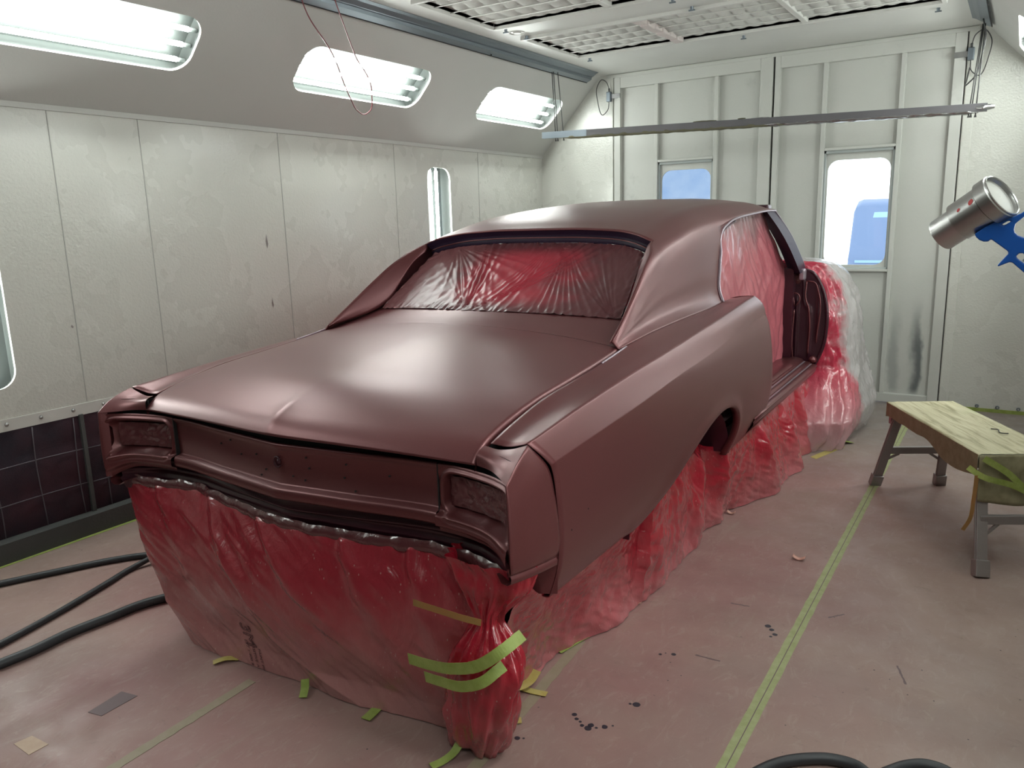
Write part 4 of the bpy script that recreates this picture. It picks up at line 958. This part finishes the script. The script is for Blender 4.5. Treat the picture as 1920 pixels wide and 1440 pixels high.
# top (paper covered board)
G = []
for i, x in enumerate(np.linspace(0, BL, 60)):
    row = []
    for y, z in ((-.003, BH-.075), (-.004, BH-.03), (-.002, BH-.006), (.004, BH)): row.append((x, y, z+(.012*nz(x*9, y*20, 1) if z < BH-.05 else 0)))
    for y in np.linspace(.02, BW-.02, 20): row.append((x, y, BH+.0025*nz(x*4, y*26, 2)))
    for y, z in ((BW-.004, BH), (BW+.002, BH-.006), (BW+.004, BH-.03), (BW+.003, BH-.075)): row.append((x, y, z))
    G.append(row)
gridobj('paper_cover', G, M['paper'], bench, flip=True)
bevel(MB().box((.006, .006, BH-.07), (BL-.006, BW-.006, BH-.006)).build('board', M['alu'], bench), .004)
for x, n_ in ((0, 'far'), (BL, 'near')):
    G = []
    drop = .085 if n_ == 'far' else .21
    for y in np.linspace(-.004, BW+.004, 30):
        G.append([(x+(.004 if x else -.004)+(.010*nz(y*9, t*3, 3)+.02*t*(1 if x else -.2)), y, BH-.001-t*(drop+.02*math.sin(y*9))) for t in np.linspace(0, 1, 16)])
    thick(gridobj('paper_flap', G, M['paper_side'], bench), .001)
G = [[(x, -.006-.006*abs(nz(x*8, 1, 1)), BH-.002-t*(.075+.05*math.exp(-((x-.82)/.2)**2)+.02*nz(x*5, 0, 2))) for t in np.linspace(0, 1, 8)] for x in np.linspace(0, BL, 50)]
gridobj('paper_flap', G, M['paper_side'], bench)
def leg(x, y, fx, fy):
    t0 = Vector((x, y, BH-.09)); f = Vector((fx, fy, .0)); d = (t0-f)
    o = MB().beam(f+d*.03, t0, .048, .026, up=(1, 0, 0)); o.beam(f+d*.03+Vector((.0, 0, 0)), t0, .056, .008, up=(1, 0, 0))
    L = bevel(o.build('leg', M['alu'], bench), .002)
    bevel(MB().beam(f, f+d*.16, .062, .045, up=(1, 0, 0)).build('foot', M['alu'], L), .004)
legs = [((.05, .04), (-.10, -.005)), ((.05, BW-.04), (-.10, BW+.005)), ((BL-.05, .04), (BL+.115, -.005)), ((BL-.05, BW-.045), (BL+.095, BW-.03))]
for (a, b), (c, d) in legs: leg(a, b, c, d)
for x, fx in ((.05, -.10), (BL-.05, BL+.10)):
    xm = x+(fx-x)*.52
    bevel(MB().box((xm-.014, .01, .215), (xm+.014, BW-.01, .255)).build('crossbar', M['alu'], bench), .003)
    for y, q in ((.02, 1), (BW-.02, -1)):
        MB().beam((xm-(fx-x)*.0, y+q*.075, .215), (x+(fx-x)*.68, y+.0, .165), .014, .008, up=(1, 0, 0)).build('brace', M['alu'], bench)
MB().box((-.02, .02, BH-.13), (.012, BW-.02, BH-.07)).build('end_plate', M['alu'], bench)
MB().tube(curve([(.62, .25, BH+.006), (.66, .262, BH+.012), (.69, .255, BH+.006), (.72, .27, BH+.010), (.705, .285, BH+.006)], 20), .003, 6).build('bent_clip', M['cable'], bench, True)
def benchpt(x, y, z): v = BO+bd*x+bw*y*1.0; return (v.x, v.y, z)
def bp(x, y, z):
    c, s = math.cos(bang), math.sin(bang); return (BO.x+c*x-s*y, BO.y+s*x+c*y, z)
ribbon('tape_strip', 'bright green tape slanting across the near end flap of the bench', [bp(BL+.020, .005, BH-.01), bp(BL+.028, .10, BH-.07), bp(BL+.040, .22, BH-.17), bp(BL+.045, .30, BH-.19)], .028, M['tape_green'], nrmv=(bd.x, bd.y, 0), off=.012, group='tape strips on the bench')
ribbon('tape_strip', 'green tape running level along the near end flap of the bench', [bp(BL-.06, -.020, BH-.075), bp(BL+.026, .0, BH-.09), bp(BL+.036, .13, BH-.13), bp(BL+.045, .24, BH-.185)], .026, M['tape_green'], nrmv=(bd.x, bd.y, 0), off=.014, group='tape strips on the bench')
ribbon('hanging_tape', 'yellowish tape tail dangling from the near corner of the bench', [bp(BL+.02, -.016, BH-.09), bp(BL+.02, -.020, BH-.20), bp(BL+.016, -.028, BH-.30), bp(BL+.01, -.05, BH-.35)], .018, M['tape_rust'], nrmv=(bd.x, bd.y, 0), off=.006, group='tape strips on the bench')

# ------------------------------------------------------------------ drying gun on a stand, right edge
gun = thing('drying_gun', 'aluminium air drying gun with blue plastic handle, at the right edge of the view', 'drying gun', (0, 0, 0))
GD = 1.2
ax0 = Vector((-.0925, 1.235, 1.5635)); ax1 = Vector((-.026, 1.205, 1.6130)); axd = (ax1-ax0).normalized(); ux = axd.orthogonal().normalized(); uy = axd.cross(ux)
def revolve(name, pts, m, parent, n=48):
    V = []; F = []
    for d, r in pts:
        for i in range(n): t = 2*PI*i/n; V.append(tuple(ax0+axd*d+(ux*math.cos(t)+uy*math.sin(t))*r))
    for k in range(len(pts)-1):
        for i in range(n): j = (i+1) % n; F.append((k*n+i, k*n+j, (k+1)*n+j, (k+1)*n+i))
    o = mk(name, V, F, m, parent); recalc(o); mod(o, 'EDGE_SPLIT', split_angle=math.radians(35)); return o
revolve('outlet_tube', [(.012, .0205), (.001, .0212), (0, .0218), (.002, .0225), (.030, .0225), (.031, .0228), (.031, .0195), (-.0, .0195)], M['brushed'], gun)
revolve('barrel', [(.030, .0228), (.0315, .0275), (.070, .0275), (.0705, .0262), (.072, .0262)], M['brushed'], gun)
revolve('intake_ring', [(.072, .0262), (.0722, .0312), (.0875, .0312), (.089, .0298), (.086, .028), (.080, .0275)], M['brushed'], gun)
revolve('intake_screen', [(.0845, .0282), (.0862, .020), (.0868, .010), (.0870, .0004)], M['mesh_white'], gun)
revolve('retaining_wire', [(.0885, .0300), (.0905, .0302), (.0912, .0290), (.090, .0282), (.0885, .0290), (.0885, .03)], M['brushed'], gun)
def gpt(px, py, y=1.205):   # handle outline is laid out in the gun's own plane
    return (px, y, py)
def extrude_outline(name, P, y0, y1, m, parent, bev=.004, holes=None):
    b = bmesh.new(); vs_ = [b.verts.new((x, y0, z)) for x, z in P]; es = [b.edges.new((vs_[i], vs_[(i+1) % len(vs_)])) for i in range(len(vs_))]
    for H in holes or []:
        hv = [b.verts.new((x, y0, z)) for x, z in H]; es += [b.edges.new((hv[i], hv[(i+1) % len(hv)])) for i in range(len(hv))]
    bmesh.ops.triangle_fill(b, use_beauty=True, use_dissolve=False, edges=es)
    r = bmesh.ops.extrude_face_region(b, geom=list(b.faces)); bmesh.ops.translate(b, verts=[v for v in r['geom'] if isinstance(v, bmesh.types.BMVert)], vec=(0, y1-y0, 0))
    bmesh.ops.recalc_face_normals(b, faces=b.faces); me = bpy.data.meshes.new(name); b.to_mesh(me); b.free(); me.materials.append(m); o = bpy.data.objects.new(name, me); COL.objects.link(o); o.parent = parent
    if bev: mod(o, 'BEVEL', width=bev, segments=3, limit_method='ANGLE', angle_limit=math.radians(40))
    return o
HO = [(-.051, 1.566), (-.049, 1.562), (-.045, 1.558), (-.04, 1.556), (-.035, 1.556), (-.032, 1.559), (-.014, 1.545), (-.012, 1.543), (-.012, 1.54), (-.022, 1.526), (-.022, 1.524), (-.009, 1.53), (-.006, 1.529), (.007, 1.517), (.017, 1.508), (.034, 1.488), (.052, 1.462), (.074, 1.470), (.058, 1.495), (.040, 1.524), (.026, 1.542), (.012, 1.551), (.004, 1.560), (-.003, 1.563), (-.007, 1.567), (-.008, 1.571), (-.007, 1.578), (.001, 1.586), (.012, 1.597), (.010, 1.601), (-.002, 1.591), (-.008, 1.588), (-.017, 1.586), (-.029, 1.582), (-.038, 1.576), (-.046, 1.570)]
HH = [(-.003, 1.537), (.0, 1.541), (.004, 1.541), (.016, 1.531), (.028, 1.515), (.026, 1.511), (.020, 1.514), (.006, 1.528), (-.001, 1.534)]
h2 = [(-.022, 1.5775), (-.015, 1.582), (-.012, 1.581), (-.0195, 1.576)]
extrude_outline('handle', HO, 1.196, 1.226, M['blue'], gun, .003, [HH, h2])
MB().beam((.006, 1.211, 1.534), (.020, 1.211, 1.520), .006, .006).build('valve', M['steel'], gun)
for dx, sz in ((0, .0028), (-.0175, .0018)):
    c = ax0+axd*(.0575+dx)+ (Vector((0, -1, 0))-axd*axd.dot(Vector((0, -1, 0)))).normalized()*.0262+Vector((-.003, .0, .0165))*1.0
    P = [c+Vector((sz*1.3*math.cos(a)*(1+.3*nz(a, 1, dx)), -.001, sz*1.5*math.sin(a)*(1+.3*nz(a, 2, dx)))) for a in np.linspace(0, 2*PI, 13)[:-1]]
    q = []
    for p in P:
        rel = p-ax0; al = rel.dot(axd); rad = (rel-axd*al).normalized(); q.append(tuple(ax0+axd*al+rad*.0278))
    mk('red_mark', q, [tuple(range(12))], M['red_mark'], gun)
stand = thing('gun_stand', 'slim steel stand carrying the blue handled drying gun, just outside the right edge', 'stand', (.20, 1.22, 0))
MB().cyl((0, 0, .02), (0, 0, 1.60), .010, n=14).build('pole', M['galv'], stand, True)
MB().cyl((0, 0, 0), (0, 0, .02), .09, .085, 28).build('base', M['galv'], stand, True)
MB().tube(curve([(0, 0, 1.44), (-.05, 0, 1.45), (-.10, -.005, 1.472), (-.130, -.008, 1.476)], 14), .008, 8).build('arm', M['galv'], stand, True)
MB().tube(curve([(.062, 1.211, 1.466), (.075, 1.215, 1.35), (.12, 1.25, .9), (.14, 1.30, .4), (.16, 1.38, .02), (.20, 1.6, .012), (.25, 2.0, .012)], 60), .006, 8).build('air_hose', M['black_rubber'], gun, True)

# ------------------------------------------------------------------ hanging bar with its wires
PA, PB = Vector((-3.60, 6.20, 2.32)), Vector((-.262, 6.35, 2.252))
bar = thing('hanging_bar', 'long thin grey bar, part wrapped in foil, hung on wires in front of the doors', 'hanging bar', PA)
d = PB-PA; mid = Vector((0, 0, 0))
PT = [d*w+Vector((0, 0, -.030*math.sin(w*PI)*0+.0)) for w in np.linspace(0, 1, 30)]
o = MB()
for a, b in zip(PT[:-1], PT[1:]): o.beam(a, b, .045, .055)
bevel(MB().beam(PT[0], PT[-1], .05, .052).build('beam', M['bar'], bar), .003)
MB().beam(PT[0]-d.normalized()*.004, PT[0]+d.normalized()*.42, .052, .054).build('end_sleeve', M['galv'], bar)
def crinkle(name, w0, w1, m, r=.03, drop=-.03, seed=1, nn=90):
    G = []
    for w in np.linspace(w0, w1, nn):
        e = min(1, (w-w0)/.02, (w1-w)/.02); c = d*w+Vector((0, 0, drop)); row = []
        for a in np.linspace(0, 2*PI, 17):
            rr = r*(.45+.55*max(0, e))*(1+.5*nz(w*55, a*1.5 if a < 6.28 else 0, seed)); row.append(tuple(c+Vector((0, math.cos(a)*rr*1.0, math.sin(a)*rr*.55))))
        row[-1] = row[0]; G.append(row)
    return gridobj(name, G, m, bar)
crinkle('paper_wrap', .06, .62, M['olive'], .026, -.026, 2)
crinkle('foil_wrap', .55, .985, M['foil'], .026, -.026, 5, 160)
crinkle('foil_wrap', .975, 1.012, M['foil'], .045, .0, 9, 30)
crinkle('foil_wrap', .40, .455, M['olive'], .012, .030, 7, 24); crinkle('foil_wrap', .505, .522, M['olive'], .014, .032, 3, 12); crinkle('foil_wrap', .535, .575, M['foil'], .008, .028, 3, 24)
crinkle('foil_seam', .08, .5, M['foil'], .005, -.018, 4, 200)
for x, w in ((-3.49, .035), (-3.475, .041), (-3.462, .058)):
    a = d*w
    MB().cyl((a.x, a.y, -.045), (x-PA.x, 6.17+(0 if w < .05 else .05)-PA.y, ZC-.09-PA.z), .004, n=8).cyl((a.x, a.y, -.055), (a.x, a.y, -.035), .008, .003, 8).build('suspension_wire', M['cable'], bar, True)
for x, w in ((-.345, .968), (-.338, .972), (-.330, .980)):
    a = d*w
    MB().cyl((a.x, a.y, a.z-.045), (x-PA.x, 6.62-PA.y, ZC-.09-PA.z), .004, n=8).cyl((a.x, a.y, a.z-.06), (a.x, a.y, a.z-.035), .008, .003, 8).build('suspension_wire', M['cable'], bar, True)
P = curve([(-.345, 6.60, 2.86), (-.32, 6.58, 2.75), (-.335, 6.6, 2.62), (-.36, 6.62, 2.50), (-.40, 6.65, 2.46), (-.43, 6.9, 2.52), (-.43, 7.08, 2.62)], 40)
tag(MB().tube(P, .005, 8).build('looped_cable', M['cable'], None, True), 'thin dark cable looping down beside the wires at the right end of the hanging bar', 'cable')
# dark red wire loop hanging by the left slope
P = curve([(-3.28, 3.12, 2.86), (-3.45, 3.35, 2.76), (-3.62, 3.70, 2.62), (-3.80, 4.02, 2.42), (-3.84, 4.12, 2.355), (-3.845, 4.19, 2.335), (-3.835, 4.25, 2.37), (-3.79, 4.22, 2.47), (-3.62, 3.90, 2.64), (-3.40, 3.55, 2.80), (-3.32, 3.42, 2.87)], 80)
tag(MB().tube(P, .0035, 8).build('wire_loop', M['red_wire'], None, True), 'thin dark red wire hanging in a loop in front of the left light fixtures', 'wire')

# ------------------------------------------------------------------ hoses, tape, litter on the floor
def hose(label, P, r, z=None):
    P = [(x, y, r+.001 if len(p) == 2 else p[2]) for p in P for x, y in [p[:2]]]
    o = MB().tube(curve(P, 90), r, 10).build('air_hose', M['black_rubber'], None, True); tag(o, label, 'hose', 'black hoses on the floor'); return o
hose('black hose nearest the filter panels on the floor at the left edge', [(-4.02, 1.2), (-3.90, 1.45), (-3.80, 1.653), (-3.75, 1.749), (-3.654, 1.931), (-3.553, 2.065), (-3.47, 2.13), (-3.2, 2.3), (-2.9, 2.4)], .015)
hose('middle one of the three black hoses on the floor at the left edge', [(-3.22, .9), (-3.267, 1.265), (-3.323, 1.501), (-3.414, 1.79), (-3.470, 1.961), (-3.44, 2.10, .04), (-3.40, 2.25, .017), (-3.2, 2.45), (-2.95, 2.5)], .0135)
hose('thick black hose nearest the camera on the floor at the left edge', [(-3.12, .9), (-3.1, 1.187), (-3.091, 1.299), (-3.100, 1.451), (-3.084, 1.595), (-3.066, 1.753), (-3.0, 1.90), (-2.8, 2.2), (-2.6, 2.5)], .019)
hose('black hose bending into view at the bottom right edge', [(-.56, 1.85), (-.51, 2.03), (-.465, 2.105), (-.40, 2.165), (-.335, 2.20), (-.27, 2.205), (-.22, 2.18), (-.19, 2.22), (-.14, 2.283), (-.10, 2.31), (-.05, 2.31), (.0, 2.26), (.06, 2.1)], .017)
def flat(name, label, pts, m, cat='tape', group='tape on the floor', h=.0015, parent=None):
    k = len(pts); V = [(x, y, .0004) for x, y in pts]+[(x, y, h) for x, y in pts]; F = [tuple(range(k, 2*k)), tuple(range(k))[::-1]]+[(i, (i+1) % k, k+(i+1) % k, k+i) for i in range(k)]
    o = mk(name, V, F, m, parent, False)
    if label: tag(o, label, cat, group)
    return o
def strip_pts(a, b, w, n=60, j=.004, sd=0):
    a = Vector(a); b = Vector(b); d_ = (b-a).normalized(); s_ = Vector((-d_.y, d_.x)); L_ = []; R_ = []
    for i in range(n+1): p = a.lerp(b, i/n); L_.append(tuple(p+s_*(w/2+j*nz(i*.6, sd, 0)))); R_.append(tuple(p-s_*(w/2+j*nz(i*.6, sd, 5))))
    return L_+R_[::-1]
o = flat('floor_tape', 'long dirty green tape line on the floor from bottom edge to beyond the bench', strip_pts((-.60, 1.6), (-.61, 6.9), .047, 120), M['tape_dirty'], h=.0012)
MB().beam((-.598, 1.6, .0013), (-.61, 6.9, .0013), .003, .0006).build('crack_line', M['scuff'], o)
flat('floor_tape', 'faded tape line on the floor running under the car tail, lower left', strip_pts((-2.19, .9), (-2.20, 1.62), .038, 30, .005, 2), M['tape_fade'])
flat('floor_tape', 'faint faded tape line on the floor at the right rear corner of the car', strip_pts((-1.225, 1.45), (-1.30, 2.45), .04, 30, .006, 3), M['tape_fade'])
flat('floor_tape', 'thin green tape along the foot of the dark curb at the left', strip_pts((XL+.082, YF), (XL+.082, 6.9), .022, 80, .004, 4), M['tape_green'])
flat('floor_tape', 'short yellow tape strip on the floor beside the front bag', [(-1.057, 5.274), (-1.013, 5.243), (-.899, 5.622), (-.951, 5.625)], M['tape_yellow'])
flat('floor_patch', 'pale diamond shaped tape patch on the floor at the lower left', [(-2.584, .991), (-2.575, 1.043), (-2.483, 1.048), (-2.484, .988)], M['tape_pale'], 'tape', None)
flat('floor_patch', 'dark worn rectangle on the floor, above the pale diamond patch', [(-2.539, 1.208), (-2.554, 1.338), (-2.479, 1.352), (-2.478, 1.22)], M['scuff'], 'stain', None)
def blob(x, y, r, sd): return [(x+r*math.cos(a)*(1+.2*nz(a, sd, 0)), y+r*math.sin(a)*(1+.2*nz(a+3, sd, 1))) for a in np.linspace(0, 2*PI, 15)[:-1]]
for i, (x, y, r) in enumerate([(-.950, 2.182, .013), (-.970, 2.175, .005), (-1.104, 2.03, .009), (-1.087, 2.013, .007), (-1.07, 2.006, .005), (-1.032, 2.007, .010), (-1.033, 1.989, .012), (-1.056, 1.992, .007), (-.99, 2.022, .010), (-1.011, 2.004, .005), (-.97, 2.04, .004), (-.999, 2.512, .006), (-.956, 2.536, .009), (-.985, 2.53, .003), (-.71, 2.915, .012), (-.69, 2.893, .010), (-.67, 2.863, .010), (-.68, 2.84, .006), (-1.203, 1.833, .009), (-1.185, 1.842, .004), (-1.278, 2.121, .009), (-1.268, 2.097, .009), (-1.262, 2.14, .004)]):
    flat('paint_drop', None, blob(x, y, r, i), M['paint_spot'], h=.0007, parent=fl)
for a, b in (((-.885, 2.573), (-.793, 2.576)), ((-.894, 3.029), (-.819, 3.039)), ((-.52, 3.1), (-.47, 3.16)), ((-.2, 2.75), (-.24, 2.86))): flat('scuff_mark', None, strip_pts(a, b, .007, 10, .003), M['scuff'], h=.0006, parent=fl)
for lab, x, y, sc in (('small curled pink scrap on the floor, left of the long green tape line', -.748, 3.599, .035), ('tiny pink scrap on the floor by the right rear of the car', -1.226, 2.831, .016), ('small orange scrap on the floor at the edge of the side film', -1.20, 4.02, .028)):
    G = [[(x+sc*(q-.5)*1.6, y+sc*(w-.5)*.7, .004+sc*.55*abs(q-.5)**1.5*2+.1*sc*w) for w in (0, .5, 1)] for q in np.linspace(0, 1, 9)]
    o = gridobj('paper_scrap', G, M['scrap']); thick(o, .002); tag(o, lab, 'scrap', 'scraps on the floor')
# tape on the films (world positions derived from the film surfaces)
cyw, syw = math.cos(CARYAW), math.sin(CARYAW)
def cw_(u, v, z): return (CARLOC[0]+u*cyw-v*syw, CARLOC[1]+u*syw+v*cyw, z)
tn = (.0, -1, .05)
ribbon('film_tape', 'upper of two green tape strips across the knotted film at the right rear corner', [cw_(.554, .010, .304), cw_(.653, -.012, .324), cw_(.754, -.036, .355), cw_(.855, -.040, .399), cw_(.914, -.02, .446), cw_(.941, .05, .470)], .034, M['tape_green'], nrmv=tn, off=.0, group='green tape on the films')
ribbon('film_tape', 'lower of two green tape strips across the knotted film at the right rear corner', [cw_(.636, -.015, .282), cw_(.706, -.034, .299), cw_(.793, -.042, .314), cw_(.868, -.030, .352), cw_(.887, -.01, .371), cw_(.895, .02, .377)], .032, M['tape_green'], nrmv=tn, off=.0, group='green tape on the films')
ribbon('film_tape', 'orange oversprayed tape slanting down to the knot in the film', [cw_(.584, .012, .496), cw_(.687, .010, .495), cw_(.763, .015, .490), cw_(.815, .03, .482)], .020, M['tape_rust'], nrmv=tn, off=.0, group='green tape on the films')
for lab, P, w, m in (
 ('green tape tab at the left foot of the tail film', [(-2.36, 1.69, .004), (-2.395, 1.655, .010), (-2.42, 1.62, .004)], .030, 'tape_yellow'),
 ('green tape tab under the middle of the tail film', [(-2.00, 1.69, .03), (-1.975, 1.665, .018), (-1.955, 1.635, .004)], .028, 'tape_green'),
 ('green tape tab on the floor right of the middle of the tail film', [(-1.69, 1.72, .004), (-1.685, 1.69, .004), (-1.682, 1.655, .004)], .036, 'tape_green'),
 ('long green tape tail twisted on the floor in front of the knotted film', [(-1.315, 1.70, .05), (-1.318, 1.655, .02), (-1.335, 1.62, .006), (-1.352, 1.585, .004)], .030, 'tape_green'),
 ('yellow tape piece on the floor right of the knotted film tail', [(-1.30, 1.86, .004), (-1.255, 1.895, .004), (-1.235, 1.91, .004)], .030, 'tape_yellow'),
 ('crumpled green tape piece standing against the side film near the rear corner', [(-1.345, 1.99, .045), (-1.325, 2.02, .03), (-1.305, 2.075, .03), (-1.30, 2.12, .05)], .036, 'tape_yellow'),
 ('yellow tape piece lying crosswise on the floor beside the crumpled green one', [(-1.335, 2.06, .006), (-1.285, 2.065, .004), (-1.235, 2.075, .004)], .028, 'tape_yellow'),
 ('green tape sliver under the hem of the side film', [(-1.33, 2.33, .004), (-1.31, 2.42, .004), (-1.285, 2.52, .004)], .026, 'tape_green'),
 ('bright green tape tab at the far foot of the front bag', [(-.93, 5.70, .02), (-.895, 5.72, .012), (-.88, 5.745, .004)], .05, 'tape_green')):
    ribbon('floor_tape_tab', lab, P, w, M[m], group='tape tabs holding the films to the floor')

# ------------------------------------------------------------------ outside the door windows
MB().quad((-30, 7.6, -.05), (30, 7.6, -.05), (30, 60, -.05), (-30, 60, -.05)).build('ground_outside', M['ground']); struct(bpy.data.objects['ground_outside'])
van = thing('parked_vehicle', 'hazy blue vehicle parked outside, seen through the right door window', 'vehicle', (-2.24, 13.2, -.05))
sec = [(.0, .35), (.0, .95), (.08, 1.10), (.30, 1.72), (.48, 1.82), (3.4, 1.82), (3.9, 1.1), (4.6, 1.0), (4.7, .4)]
G = []
for x, k_ in ((0, .93), (.03, .98), (.10, 1.0), (1.68, 1.0), (1.75, .98), (1.78, .93)):
    G.append([(x, .04*(1-k_)*10*0+y, .35+(z-.35)*k_) for y, z in sec])
b = recalc(gridobj('body', G, M['van'], van)); 
for q in (0, -1): mk('side_panel', G[q], [tuple(range(len(sec)))], M['van'], van, False)
mk('rear_window', [(.22, .10, 1.12), (1.56, .10, 1.12), (1.48, .262, 1.62), (.30, .262, 1.62)], [(0, 1, 2, 3)], M['van_glass'], van, False)
MB().box((.03, -.08, .40), (1.75, .02, .56)).build('bumper', M['van_glass'], van)
MB().box((.10, -.012, .86), (1.68, .0, .90)).build('trim_strip', M['van_glass'], van)
for y in (.9, 3.7):
    for x in (.0, 1.58): MB().cyl((x, y, .33), (x+.2, y, .33), .33, n=24).build('wheel', M['black_rubber'], van, True)
